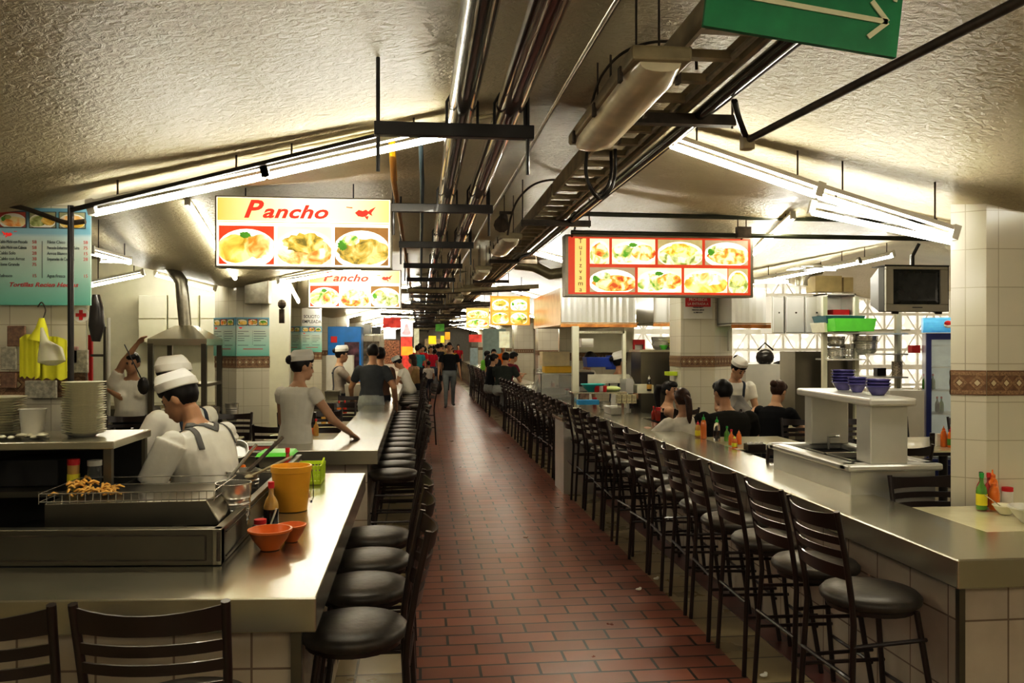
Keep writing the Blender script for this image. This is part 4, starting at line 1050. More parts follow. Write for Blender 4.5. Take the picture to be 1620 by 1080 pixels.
# extractor hood over range, back left
YH = 9.2
x0 = D(250,540,YH)[0]; x1 = D(340,540,YH)[0]; zc0 = D(290,536,YH)[2]; zc1 = D(290,515,YH)[2]; cx = (x0+x1)/2
t = thing('extractor_hood', 'steel hood with bent duct above range in left corner', 'hood', (cx,YH,zc0))
w = x1-x0; h = zc1-zc0
MB().rings([[(-w/2,-.35,-.07),(w/2,-.35,-.07),(w/2,.35,-.07),(-w/2,.35,-.07)],[(-w/2,-.35,0),(w/2,-.35,0),(w/2,.35,0),(-w/2,.35,0)],[(-.09,-.09,h),(.09,-.09,h),(.09,.09,h),(-.09,.09,h)]]).build('canopy', STEEL, t, smooth=20)
d0 = D(293,515,YH); d1 = D(289,470,YH); d2 = D(287,445,YH); d3 = D(280,436,YH)
L = lambda p: (p[0]-cx, 0, p[2]-zc0)
MB().tube([L(d0),L(d1),L(d2),L(d3),(L(d3)[0]-.1,.1,L(d3)[2]+.1)],[.065,.068,.068,.066,.066],14).build('duct', GALV, t, smooth=50)
mb = MB()
for sx in (-1,1):
    for sy in (-1,1): mb.bx(sx*(w/2-.03)-.025,sx*(w/2-.03)+.025,sy*.33-.025,sy*.33+.025,-zc0,-.05)
mb.build('support_frame', STEELD, t)
MB().bx(-w/2,w/2,-.33,.33,-.80,-.76).bx(-w/2,w/2,-.33,.33,-.50,-.47).build('frame_shelf', STEELD, t)
t = thing('cooking_range', 'dark cooking range cluttered with pans below left hood', 'range', (cx,YH,0))
MB().bx(-w/2+.05,w/2-.05,-.28,.28,0,.85).build('range_body', STEELD, t); MB().bx(-w/2+.05,w/2-.05,-.28,.28,.85,.89).build('grate', DARK, t)
for k in range(6):
    pot(cx-.5+.2*k, YH-.12, .892+(.0), .07, .12+.03*(k % 3), 'steel pot in the row on the left cooking range') if k else pot(cx-.5, YH-.12, .892, .09, .2, 'largest steel pot on left cooking range')
for o in bpy.data.objects:
    if o.get('label') == 'steel pot in the row on the left cooking range': o['group'] = 'pots on the left cooking range'
# side work bench left of range
t = thing('work_bench', 'steel work bench behind the woman lifting her strap', 'bench', (D(215,540,11.6)[0],11.6,0))
MB().bx(-1.4,1.2,-.3,.3,.85,.9).build('benchtop', STEEL, t); MB().bx(-1.35,1.15,-.25,.25,0,.85).build('bench_body', STEELD, t)
# cream wall cupboards on rear left wall
for k, (pa, pb, lab) in enumerate([(217,262,'leftmost'),(264,313,'middle'),(315,352,'rightmost')]):
    a = D(pa,466,12.3); b = D(pb,542,12.3)
    t = thing('wall_cupboard', 'cream wall cupboard behind left hood, %s of three' % lab, 'cupboard', (a[0],12.35,b[2]))
    w = b[0]-a[0]; h = a[2]-b[2]
    MB().bx(0,w,0,.25,0,h).build('cupboard_body', CABW, t); MB().bx(.01,w-.01,-.02,0,.01,h*.49).build('door', CABW, t, bevel=.004); MB().bx(.01,w-.01,-.02,0,h*.51,h-.01).build('door', CABW, t, bevel=.004)
# grey box on second left pillar
c = D(408,462,9.55)
t = thing('electrical_box', 'grey metal box fixed high on second left pillar', 'box', c)
MB().box((0,.02,0),(.26,.22,.27)).build('box_body', GALV, t, bevel=.008); MB().tube([(-.13,0,.08),(-.2,0,.12),(-.25,.1,.14)],.012,6).build('conduit', BLACK, t)
c = D(446,500,12); one(MB().box((0,0,0),(.07,.08,.20)).ell((0,0,.17),(.06,.06,.07),10), 'wall_lamp', RUST, 'dark lantern box between second and third left pillars', 'lamp').location = c
one(MB().bx(0,.5,0,.3,0,1.5), 'fridge', WPLAS, 'white fridge body right of the third left pillar', 'fridge').location = (D(516,560,15.8)[0],15.8,0)

# ------------------------------------------------------------------ left dining corner tables
def small_table(px, py, y_, label, w=.75, d=.7, z=.80, group=None):
    g = D(px, py, y_)
    return cream_table(label, g[0]-w/2, g[0]+w/2, y_-d/2, y_+d/2, z=z, group=group, top=CREAM)
def bset(x, y, z, tag_, n=2, cols=(0,1)):
    C_ = [(SAUCEO,LBLR),(SAUCEY,LBLR),(SAUCER,LBLR),(SAUCEO,ORANGE)]
    for k in range(n):
        c_ = C_[cols[k] % 4]
        sauce(x-.06+.07*k, y+(.03 if k % 2 else -.03), z, .17, .027, c_[0], c_[1], '%s sauce bottle %s' % (['orange','amber','dark red','all orange'][cols[k] % 4], tag_))
tabs = [(-1.14,8.3,'table right of second left pillar, nearest'),(-1.14,9.6,'table right of second left pillar, middle'),(-1.1,11.0,'table right of second left pillar, farthest'),
        (-2.95,6.6,'table between plate stack and second worker'),(-3.1,7.9,'table below the woman lifting her strap'),(-2.1,8.1,'table in front of second left pillar')]
for i, (x, y, lab) in enumerate(tabs):
    cream_table('small cream topped '+lab, x-.36, x+.36, y-.33, y+.33, z=.79)
    chair(x-.15, y-.52, .0, 'dark dining chair on near side of '+lab); chair(x+.15 if i else x+.1, y+.52, pi, 'dark dining chair on far side of '+lab)
    if i != 0: pass
    bset(x+.10, y, .795, 'on '+lab, 2 if i < 5 else 1, ((0,1),(1,0),(0,2),(2,1),(0,1),(1,0))[i])
bowl(-1.1, 8.45, .796, .07, .06, ORANGE, 'orange bowl on small table behind girl in white')
bowl(-2.8, 6.45, .796, .08, .06, ORANGE, 'orange bowl on table right of plate stack')
one(MB().bx(-.07,.07,-.05,.05,0,.06), 'napkin_box', LBLW, 'white napkin pack on table left of workers', 'napkins').location = (-2.62,6.5,.796)

# low steel pass + crates behind second counter
t = thing('steel_counter', 'steel counter across back of second left stall', 'counter', (-1.35,12.3,0))
MB().bx(-1.9,-.82,12.1,12.6,.86,.9).build('worktop', STEEL, t, w=True); MB().bx(-1.85,-.87,12.15,12.55,0,.86).build('cabinet_body', STEELD, t, w=True)
g = D(550,600,11.6); bpan = pan(g[0]+.1,12.25,.902,.38,.3,.22,WPLAS,'cream plastic tub on counter before the striped apron woman','plastic_tub','tub')
pan(D(527,600,12.3)[0],12.3,.902,.22,.25,.12,STEELD,'steel box left of cream plastic tub')
# blue cooler and stall clutter behind
t = thing('drinks_cooler', 'bright blue drinks cooler behind the striped apron woman', 'fridge', (D(545,560,16.2)[0],16.2,0))
MB().bx(-.32,.32,0,.6,0,2.05).build('cooler_body', mat('cooler_blue',(.02,.22,.62),.3,var=.1), t, bevel=.01); MB().bx(.0,.28,-.02,0,.3,1.75).build('door', mat('cooler_door',(.10,.04,.06),.25,var=.7,scale=9), t)
MB().box((-.2,-.01,1.8),(.12,.02,.12)).build('badge', LBLR, t)
def block(px0, py0, px1, py1, y, m, label, cat, name, depth=.3, bevel=.0):
    a = D(px0,py0,y); b = D(px1,py1,y)
    return one(MB().bx(0,b[0]-a[0],0,depth,0,a[2]-b[2]), name, m, label, cat, bevel=bevel), a, b
def B(px0, py0, px1, py1, y, m, label, cat, name, depth=.3, full=False):
    if full: py1 = 545+HC*F/(F*y/(F*y))/y*1.0 if False else py1
    a = D(px0,py0,y); b = D(px1,py1,y); zb = 0 if full else b[2]
    o = one(MB().bx(0,b[0]-a[0],0,depth,0,a[2]-zb), name, m, label, cat); o.location = (a[0], y, zb); return o
B(563,513,586,527,17,WPLAS,'white appliance on shelf behind the grey shirt man','appliance','appliance')
B(588,517,602,528,17,BLACK,'black appliance on shelf beside the white appliance','appliance','appliance')
B(556,528,606,531,17,STEEL,'steel shelf carrying the two appliances','shelf','wall_shelf',.5)
B(568,540,600,575,17.4,mat('shelf_goods',(.30,.24,.17),.5,var=.8,scale=9),'shelf of jars behind the grey shirt man','shelf','goods_shelf')
PK = mat('poster_red',(.75,.08,.06),.5,emit=.35,var=.5,scale=6); PW = mat('poster_white',(.9,.85,.8),.5,emit=1.1,var=.1); PP = mat('poster_pink',(.85,.35,.35),.5,emit=.7,var=.35,scale=7)
PO = mat('poster_orange',(.95,.35,.04),.5,emit=.5,var=.3,scale=4); PY = mat('poster_yellow',(.95,.65,.03),.5,emit=.7,var=.3,scale=4); PG = mat('poster_green',(.15,.45,.08),.5,emit=.15,var=.3); PB = mat('poster_cream',(.75,.72,.48),.5,emit=.3,var=.2)
B(606,502,634,518,19,PK,'red food poster over the far left stall','poster','poster',.05)
B(607,519,626,536,19,PW,'blank pale board under red poster','board','board',.05)
B(634,508,653,532,21,PW,'white lit board with pink figure far left','board','board',.05)
one(MB().add([(-.10,0,0),(.12,0,0),(.03,0,.26),(-.02,0,.26)],[(0,1,2,3)]).ell((0,0,.02),(.12,.005,.06),10), 'board_print', PP, 'pink shape printed on the white lit board', 'print').location = (D(643,527,20.97)[0],20.95,D(643,528,20.97)[2])
B(634,533,652,546,26.5,PK,'red panel under the white lit board','panel','panel',.05,full=True)
B(608,538,632,575,27,mat('jar_rows',(.42,.22,.13),.5,var=.9,scale=22),'shelf of small jars far left','shelf','goods_shelf',.4,full=True)
B(606,576,640,640,26.6,WPLAS,'white front of the far left stall','stall front','stall_front',.3,full=True)
B(655,520,663,545,28,PB,'cream panel beside white lit board','panel','panel',.05,full=True)
B(635,548,653,562,26,PO,'orange goods at far left of the aisle','goods','hanging_goods',.1)
B(652,550,664,566,28,PB,'yellow green goods at far left of the aisle','goods','hanging_goods',.1)
B(678,531,690,544,40,PY,'yellow sign at far end of the aisle','sign','hanging_sign',.1)
B(697,531,703,542,40,PY,'narrow yellow sign at far end of the aisle','sign','hanging_sign',.1)
B(704,525,712,537,36,PO,'orange sign at far end of the aisle','sign','hanging_sign',.1)
B(689,512,703,524,30,PG,'green sign hanging far down the aisle','sign','hanging_sign',.05)
B(672,536,712,560,52,mat('far_stall_warm',(.65,.45,.25),.5,emit=.25,var=.6,scale=3),'warm coloured stalls closing far end of aisle','stall','far_stall',.3,full=True)
B(742,529,762,541,20,PK,'small orange red food board on the far right','board','board',.05)
B(764,520,800,548,30,mat('blue_partition',(.40,.52,.50),.5,var=.1),'pale blue partition at the far right','partition','partition',.1,full=True)
B(790,524,806,550,22,PB,'yellow poster with round emblem far right','poster','poster',.05)
B(712,520,742,560,50,WPLAS,'pale partition on right side far down aisle','partition','partition',.1,full=True)
B(744,550,756,580,34,mat('pale_blue_fridge',(.55,.68,.72),.4),'pale blue fridge on right side far down aisle','fridge','fridge',.4,full=True)
# ------------------------------------------------------------------ steel island with two posts and bowls
t = thing('steel_island', 'pale steel serving island with two posts carrying a raised shelf', 'island', (2.62,4.85,0))
X0, X1, Y0, Y1 = 2.36, 2.86, 4.30, 5.30
MB().bx(X0,X1,Y0,Y1,0,1.0).build('island_body', STEELW, t, w=True, bevel=.004)
mb = MB()
for (a,b,c,d) in ((X0-.03,X1+.03,Y0-.03,Y0+.07),(X0-.03,X1+.03,Y1-.07,Y1+.03),(X0-.03,X0+.06,Y0,Y1),(X1-.06,X1+.03,Y0,Y1)): mb.bx(a,b,c,d,1.0,1.04)
mb.build('rim', STEELW, t, w=True, bevel=.012)
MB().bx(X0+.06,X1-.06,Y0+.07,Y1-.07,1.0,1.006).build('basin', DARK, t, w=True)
MB().bx(X0+.12,X1-.12,Y0+.5,Y0+.54,1.004,1.035).bx(X0+.12,X0+.14,Y0+.2,Y1-.2,1.004,1.03).tube([(2.7,5.2,1.0),(2.7,5.2,1.09),(2.75,5.15,1.10)],.010,8).build('basin_fittings', CHROME, t, w=True, smooth=40)
MB().bx(2.47,2.69,Y0-.01,Y0+.14,1.04,1.36).build('near_post', STEELW, t, w=True, bevel=.006)
MB().bx(2.58,2.84,Y1-.10,Y1,1.04,1.36).build('far_post', STEELW, t, w=True, bevel=.006)
MB().add([(2.44,Y0-.05,1.36),(2.72,Y0-.05,1.36),(2.86,Y1+.04,1.36),(2.54,Y1+.04,1.36),(2.44,Y0-.05,1.405),(2.72,Y0-.05,1.405),(2.86,Y1+.04,1.405),(2.54,Y1+.04,1.405)],[(3,2,1,0),(4,5,6,7),(0,1,5,4),(1,2,6,5),(2,3,7,6),(3,0,4,7)]).build('raised_shelf', STEELW, t, w=True, bevel=.012)
BG = 'blue violet bowls stacked on the island shelf'
def bstack(px, y, r, n, hh, lab):
    x = D(px,600,y)[0]
    for k in range(n): bowl(x, y, 1.407+.019*k, r, .055, PURPLE, 'blue violet bowl in '+lab, 'bowls in '+lab, foot=.5)
bstack(1334,5.05,.072,5,.07,'the tall left stack on island shelf')
bstack(1356,4.80,.055,3,.055,'the small middle stack on island shelf')
bstack(1389,4.52,.068,3,.065,'the front right stack on island shelf')
# ------------------------------------------------------------------ condiments on the right
def at(px, py, z=.87): g = G(px, py, z); return g[0], g[1]
def S(px, py, h, r, m, cap, label, style='squeeze', band=None, z=.872): g = at(px,py); return sauce(g[0], g[1], z, h, r, m, cap, label, style=style, band=band)
S(1104,692,.15,.025,SAUCEY,LBLR,'squeeze bottle with yellow label, leftmost on right counter',band=LBLY)
S(1113,694,.215,.028,SAUCEO,GREENC,'pale orange chili bottle with green nozzle, left on right counter')
S(1134,698,.21,.029,GLASS,GREENC,'nearly empty clear bottle with green nozzle and dark sauce',band=SAUCEB)
S(1150,698,.13,.024,SAUCEG,GREENC,'small bottle with green cap beside the orange cluster',style='bottle')
S(1157,704,.13,.024,SAUCEO,LBLR,'orange sauce bottle with red cap in cluster on right counter',style='bottle')
S(1162,709,.10,.022,SAUCEO,LBLY,'short orange bottle with yellow front in the cluster',style='squeeze',band=LBLY)
S(1169,703,.12,.023,SAUCEO,ORANGE,'orange squeeze bottle, rightmost of cluster on right counter')
S(1034,664,.15,.026,SAUCER,LBLR,'red capped bottle near girl in black tank top',style='bottle'); S(1041,666,.15,.028,SAUCER,LBLR,'red bottle near girl in black tank top, right one',style='jar')
g = at(1194,712); t = thing('condiment_tray', 'dark wire tray of sachets on right counter', 'tray', (g[0],g[1],.872))
MB().bx(-.07,.07,-.045,.045,0,.008).bx(-.07,.07,-.047,-.043,0,.05).bx(-.07,.07,.043,.047,0,.05).bx(-.072,-.068,-.045,.045,0,.05).bx(.068,.072,-.045,.045,0,.05).build('tray_body', BROWNM, t)
mb = MB(); rnd = random.Random(3)
for k in range(10): mb.box((rnd.uniform(-.05,.05),rnd.uniform(-.03,.03),.03+rnd.uniform(0,.02)),(.035,.005,.03),rot=(.3,rnd.uniform(-1,1),rnd.uniform(-1,1)))
mb.build('sachets', LBLW, t)
S(1552,800,.175,.023,SAUCER,BROWNM,'dark red sauce bottle by near right pillar, leftmost',style='bottle')
S(1553,806,.185,.026,SAUCEG,GREENC,'green salsa bottle with green cap by near right pillar',style='bottle',band=LBLY)
S(1564,802,.175,.024,SAUCER,LBLR,'dark bottle between green and orange bottles near right pillar',style='bottle')
S(1570,802,.19,.030,SAUCEO,ORANGE,'large orange bottle by near right pillar, rear one')
S(1573,806,.15,.026,SAUCEO,ORANGE,'large orange bottle by near right pillar, front one')
S(1594,798,.09,.026,LBLW,LBLR,'white jar with red lid on cream table by pillar',style='jar')
g = at(1590,812); bowl(g[0],g[1],.868,.055,.045,PLATE,'shallow cream bowl with spoon on cream table by pillar')
one(MB().bar((g[0],g[1],.89),(g[0]-.07,g[1]+.05,.955),.012,.004), 'spoon', STEEL, 'spoon resting in shallow cream bowl by pillar', 'spoon', loc=(g[0],g[1],.89))
g = at(1632,826); bowl(g[0],g[1],.868,.095,.075,WPLAS,'larger white bowl cut by right edge of the photo')
S(1475,706,.11,.02,SAUCEB,BROWNM,'small dark shaker on far cream table',style='jar'); S(1485,705,.10,.024,LBLW,LBLW,'white shaker on far cream table',style='jar')
S(1493,707,.17,.026,SAUCEO,ORANGE,'orange squeeze bottle on far cream table, left one'); S(1504,708,.165,.026,SAUCEO,LBLR,'orange squeeze bottle on far cream table, right one',band=SAUCEG)
# ------------------------------------------------------------------ television
a = D(1399,421,7.35); b = D(1497,493,7.35); w = b[0]-a[0]; h = a[2]-b[2]
t = thing('television', 'silver grey tube television hanging from the green pipe', 'television', (a[0],7.35,b[2]), -.0)
SILV = mat('silver_plastic', (.50,.48,.41), .4, .2, var=.05)
MB().rings([[(0,0,0),(w,0,0),(w,0,h),(0,0,h)],[(0,.10,0),(w,.10,0),(w,.10,h),(0,.10,h)],[(.10,.42,.08),(w-.10,.42,.08),(w-.10,.42,h-.08),(.10,.42,h-.08)]]).build('case', mat('tv_back',(.05,.05,.045),.5), t, bevel=.006)
mb = MB(); mb.bx(.0,w,-.03,0,0,h*.16).bx(0,w,-.03,0,h*.93,h).bx(0,w*.12,-.03,0,h*.16,h*.93).bx(w*.88,w,-.03,0,h*.16,h*.93); mb.build('bezel', SILV, t, bevel=.005)
MB().rings([[(w*.12,-.01,h*.16),(w*.88,-.01,h*.16),(w*.88,-.01,h*.93),(w*.12,-.01,h*.93)],[(w*.2,-.022,h*.24),(w*.8,-.022,h*.24),(w*.8,-.022,h*.85),(w*.2,-.022,h*.85)]]).build('screen', mat('tv_screen',(.025,.03,.028),.12,var=.6,scale=9,coat=.5), t)
MB().bx(w*.42,w*.58,-.034,-.03,h*.08,h*.10).build('badge', INK, t)
mb = MB(); mb.cyl((w*.5,.05,h),(w*.5,.05,h+.12),.02,n=8).cyl((w*.5,.05,h+.1),(w*.56,.0,h+.22),.016,n=8).bx(-.01,w+.01,-.03,.2,h,h+.012).bx(w-.0,w+.012,-.02,.2,0,h).cyl((w*.1,-.02,-.012),(w*.2,-.02,-.012),.012,n=8).cyl((w*.8,-.02,-.012),(w*.9,-.02,-.012),.012,n=8); mb.build('hanging_bracket', BLACK, t)
# ------------------------------------------------------------------ fridge
YF = 9.9; a = D(1465,527,YF); x1 = a[0]+.95
t = thing('glass_door_fridge', 'blue framed glass door drinks fridge with light blue canopy', 'fridge', (a[0],YF,0)); t.rotation_euler = (0,0,-.50)
zt = a[2]; NAVY = mat('fridge_navy', (.012,.02,.13), .3, var=.1)
MB().bx(0,.95,.03,.65,0,.16).bx(0,.95,.60,.65,.16,zt).bx(0,.04,.03,.6,.16,zt).bx(.91,.95,.03,.6,.16,zt).bx(.04,.91,.03,.6,zt-.05,zt).build('fridge_body', NAVY, t)
for k in range(2):
    xa = .0+.475*k
    mb = MB().bx(xa+.005,xa+.06,-.02,.03,.17,zt-.01).bx(xa+.415,xa+.47,-.02,.03,.17,zt-.01).bx(xa+.06,xa+.415,-.02,.03,zt-.08,zt-.01).bx(xa+.06,xa+.415,-.02,.03,.17,.24)
    d_ = mb.build('door', NAVY, t); MB().bx(xa+.06,xa+.415,.0,.006,.24,zt-.08).build('pane', GLASSP, d_)
    if k == 0:
        MB().ell((.445,-.035,1.12),(.035,.03,.21),14).build('handle', NAVY, d_, smooth=60)
for z in (.5,.8,1.1,1.4,1.68): MB().bx(.05,.90,.06,.55,z,z+.012).build('fridge_shelf', STEELW, t)
MB().bx(.05,.9,.56,.59,.2,zt-.06).build('fridge_lining', mat('fridge_lining',(.55,.60,.55),.4,emit=.25), t)
n = 10; pr = [[( -.04,-.02-.10*sin(pi*j/n), zt+.01+.19*(1-cos(pi*j/n))/2) for j in range(n+1)]+[(-.04,.2,zt+.2),(-.04,.2,zt+.01)], [(1.0,-.02-.10*sin(pi*j/n), zt+.01+.19*(1-cos(pi*j/n))/2) for j in range(n+1)]+[(1.0,.2,zt+.2),(1.0,.2,zt+.01)]]
MB().rings(pr).build('canopy', mat('canopy_blue',(.12,.42,.72),.3,emit=.35,var=.25), t)
text('PEPSI', .13, (.30,-.135,zt+.065), mat('canopy_white',(.95,.95,.95),.4,emit=.8), t, 'canopy_lettering', shear=.2, bold=.003)
MB().ell((.24,-.13,zt+.11),(.05,.012,.05),16).build('round_emblem', LBLW, t); MB().ell((.24,-.137,zt+.125),(.045,.01,.03),16).build('emblem_red', LBLR, t)
for k in range(5):
    MB()
    sauce(a[0]+.16+.06*k, YF+.28, 1.115 if k < 3 else .815, .2, .028, SAUCEB if k % 2 else SAUCEG, REDP, 'drink bottle standing inside the blue fridge', group='bottles inside the fridge', style='bottle')
# ------------------------------------------------------------------ hoods on the right
CORR = tilemat('fluted_steel', (.80,.78,.70), (.74,.72,.64), (.42,.40,.34), .07, 4.0, .006, .35, bump=.8)
def fluted(px0, px1, py0, py1, y, depth, label, roundr=True):
    a = D(px0,py0,y); b = D(px1,py1,y); w = b[0]-a[0]; h = a[2]-b[2]
    t = thing('extractor_hood', label, 'hood', (a[0],y,b[2]))
    r = .18; pts = [(0,depth),(0,0)]
    pts = [(0,depth),(0,0)]+[(w-r+r*sin(k*pi/12),r-r*cos(k*pi/12)) for k in range(7)]+[(w,depth)]
    P = []
    for i in range(len(pts)-1):
        p, q = Vector(pts[i]), Vector(pts[i+1]); n = max(1, int((q-p).length/.04))
        for k in range(n):
            u = p.lerp(q, k/n); P.append(u)
    P.append(Vector(pts[-1]))
    rg = []
    for z in (0, h): rg.append([(p.x, p.y+(.010 if i % 2 else 0), z) for i, p in enumerate(P)])
    mb = MB(); mb.rings(rg[:2] and [rg[0], rg[1]], cap=False); mb.build('fluted_skirt', STEELW, t, smooth=25)
    MB().prism([(p.x,p.y) for p in P], h-.02, h).build('top_plate', STEELW, t)
    MB().bx(0,w,0,depth,.02,.03).build('underside', mat('painted_orange_glow',(.75,.36,.10),.25,.9,var=.5,scale=3), t)  # orange glow beneath the steel hood, painted into the metal colour
    MB().bx(-.01,w*.98,-.015,.0,-.03,.012).build('lower_rim', mat('rim_orange_glow',(.60,.28,.10),.3,.8,var=.5,scale=6), t)  # rim carries the same painted glow
    return t
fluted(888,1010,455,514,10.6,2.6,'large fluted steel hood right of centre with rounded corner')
fluted(1034,1076,462,513,12.0,1.0,'small fluted steel hood left of right centre pillar')
fluted(1158,1220,455,515,9.0,1.1,'fluted steel hood right of right centre pillar')
# left side of the large hood, warm reflection painted in as peach
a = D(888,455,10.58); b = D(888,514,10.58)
one(MB().bx(a[0]-.012,a[0]-.002,10.6,13.1,b[2],a[2]), 'hood_side_panel', mat('peach_reflection_steel',(.80,.60,.38),.3,.5,var=.12), 'side panel of the large fluted hood, warm reflection painted in peach', 'panel', loc=(a[0],11.9,b[2]))
# ------------------------------------------------------------------ right inner kitchen
t = thing('steel_pass_shelf', 'steel pass shelf on thin legs with teal bowl on top', 'shelf', (D(945,620,9.6)[0],9.6,.87))
a = D(908,622,9.6); b = D(992,622,9.6); w = b[0]-a[0]; zz = D(950,619,9.6)[2]-.87
MB().bx(-w/2,w/2,-.15,.15,zz-.02,zz).build('top_shelf', STEEL, t, bevel=.003)
for sx in (-1,1): MB().bx(sx*w*.44-.015,sx*w*.44+.015,-.1,.1,-.0,zz-.02).build('leg', STEEL, t)
t = thing('kitchen_counter', 'inner steel counter of right kitchen with stacked boxes', 'counter', (D(980,640,9.5)[0],9.5,0))
MB().bx(-.75,.45,-.35,.35,.83,.865).build('worktop', STEEL, t, bevel=.003); MB().bx(-.72,.42,-.3,.3,0,.83).build('cabinet_body', STEELW, t)
zt2 = .87+zz
x = D(938,615,9.6)[0]; bowl(x,9.6,zt2+.001,.14,.09,TEALP,'teal plastic bowl on the pass shelf')
for i, (px, m, lab) in enumerate([(944,REDP,'red tub on pass shelf beside teal bowl'),(951,LBLW,'white tub on pass shelf beside red tub'),(956,REDP,'small red tub right of white tub on pass shelf')]):
    one(MB().lathe([(.001,0),(.028,0),(.033,.07),(.001,.07)],n=14), 'food_tub', m, lab, 'tub', smooth=40).location = (D(px,615,9.5)[0],9.5,zt2+.002)
x = D(968,612,9.6)[0]; one(MB().ell((0,0,.03),(.11,.08,.035),14), 'folded_cloth', mat('pale_green_cloth',(.65,.75,.35),.8), 'pale green cloth bundle on the pass shelf', 'cloth', smooth=60).location = (x,9.6,zt2+.001)
x = D(908,636,9.2)[0]
for k in range(8): o = PL.copy(); COL.objects.link(o); o.scale = (.085,.085,.08); o.location = (x+.02,9.3,.868+.013*k); tag(o, 'white plate in short stack left on inner counter', 'plate', 'plates stacked on the inner right counter')
B(915,633,948,640,9.25,mat('bright_blue_box',(.05,.38,.72),.4,var=.1),'bright blue box on inner right counter','box','box',.12)
B(917,622,932,632,9.45,mat('brown_jars',(.30,.18,.12),.4,var=.6,scale=20),'brown jars under the pass shelf','jars','storage_jar',.08)
for k in range(4): B(976+8*k,624,983+8*k,638,9.35,mat('pasta_pack',(.70,.62,.40),.5,var=.5,scale=60),['first','second','third','fourth'][k]+' patterned food packet from the left on inner counter','packet','food_packet',.06)
B(990,600,1002,622,9.9,STEELW,'steel box under waitress facing right','box','steel_box',.3)
B(930,592,996,606,10.2,mat('clear_front',(.62,.60,.50),.2,var=.1),'pale clear guard before the waitress in middle kitchen','guard','sneeze_guard',.02)
# tall rack posts
t = thing('steel_rack', 'pale steel rack post with top shelf in middle kitchen', 'rack', (D(910,560,10.1)[0],10.1,0))
MB().bx(-.04,.04,-.04,.04,0,1.93).build('post', CABW, t); MB().bx(-.03,.62,-.03,.03,1.84,1.87).build('top_rail', STEEL, t); MB().bx(.60,.64,-.03,.03,.0,1.87).build('rear_post', CABW, t)
B(920,535,939,549,10.3,WPLAS,'white water jug hanging on middle kitchen rack','jug','water_jug',.15)
B(917,589,940,611,10.4,BLACK,'black speaker like box in middle kitchen','box','black_box',.2)
pan(D(945,580,10.9)[0],10.9,1.40,.36,.3,.13,BLUEP,'blue plastic tray in middle kitchen','plastic_tray','tray')
B(959,562,976,584,11.3,BLUEP,'blue board behind the waitress in middle kitchen','board','blue_board',.05)
B(916,524,1001,557,13.0,CABW,'cream cupboards above middle kitchen','cupboard','wall_cupboard',.42)
t = thing('tiled_wall_panel', 'tiled kitchen wall with brown border behind middle kitchen', 'wall', (0,0,0)); t['kind'] = 'structure'; t.name = 'wall_inner'
a = D(885,500,13.4); b = D(1003,640,13.4); mb = MB().bx(a[0],b[0],13.4,13.5,0,2.3); mb.build('tile_face', TILE, t); mb = MB(); band_at(mb,(a[0],13.39),(b[0],13.39),1.435,1.565,20); mb.build('tile_border',[BNDB,BNDW,BNDD],t)
t = thing('red_fridge', 'red framed drinks fridge seen behind the middle kitchen', 'fridge', (D(1001,540,13.0)[0],13.0,0))
zt = D(1010,537,13)[2]; w = D(1020,540,13)[0]-D(1001,540,13)[0]
MB().bx(0,w,.02,.5,0,zt).build('fridge_body', WPLAS, t); MB().bx(0,.03,-.02,.02,0,zt).bx(w-.03,w,-.02,.02,0,zt).bx(.03,w-.03,-.02,.02,zt-.08,zt).bx(.03,w-.03,-.02,.02,.0,.9).build('door_frame', REDP, t)
# grey steel cabinet left of the centre pillar with bowls
t = thing('steel_cabinet', 'grey steel cabinet with bowls on top left of right centre pillar', 'cabinet', (D(1014,560,10.4)[0],10.4,0)); zt = D(1040,553,10.4)[2]; w = 1.0
MB().bx(0,w,0,.5,0,zt-.03).build('cabinet_body', STEELD, t); MB().bx(-.03,w,-.03,.5,zt-.03,zt).build('top_shelf', STEEL, t)
bowl(D(1050,548,10.5)[0],10.5,zt,.055,.06,GREENP,'small green bowl on the grey steel cabinet')
for k in range(3): bowl(D(1068,548,10.5)[0],10.55,zt+.025*k,.07,.05,[LBLY,PLATE,LBLY][k],['lowest','middle','topmost'][k]+' yellow rimmed bowl stacked on the grey cabinet')
pot(D(1051,535,10.7)[0],10.75,zt,.16,.17,'wide steel pot standing on the grey cabinet')
sauce(D(1027,600,9.9)[0],9.9,1.13,.19,.03,SAUCEB,WPLAS,'dark soy bottle with white pump beside grey cabinet',style='squeeze',band=SAUCEY)
B(1008,609,1034,622,9.9,CABW,'cream counter block under the dark soy bottle','counter','small_counter',.3)
B(1057,588,1080,594,9.6,LIME,'lime green fruit tray by right centre pillar','tray','fruit_tray',.15)
# amber tub boxes and glass guards left of the middle kitchen
t = thing('food_case', 'glass fronted food case with yellow lid farther along right counter', 'case', (D(845,600,13.2)[0],13.4,.87))
MB().add([(0,-.3,0),(.7,-.3,0),(.7,.3,0),(0,.3,0),(.12,-.1,.42),(.7,-.1,.42),(.7,.3,.42),(.12,.3,.42)],[(0,1,5,4),(1,2,6,5),(2,3,7,6),(3,0,4,7)]).build('glass_panel', GLASSP, t)
mb = MB()
for p, q in (((0,-.3,0),(.12,-.1,.42)),((.7,-.3,0),(.7,-.1,.42)),((.12,-.1,.42),(.7,-.1,.42)),((0,-.3,0),(.7,-.3,0)),((.12,.3,.42),(.7,.3,.42))): mb.cyl(p,q,.012,n=6)
mb.build('case_frame', STEELW, t); MB().bx(.1,.68,-.1,.3,.01,.12).build('food_trays', STEEL, t)
c = D(892,598,12.0)
t = thing('food_case', 'second glass case below the amber lidded tub', 'case', (c[0]-.32,12.2,.87))
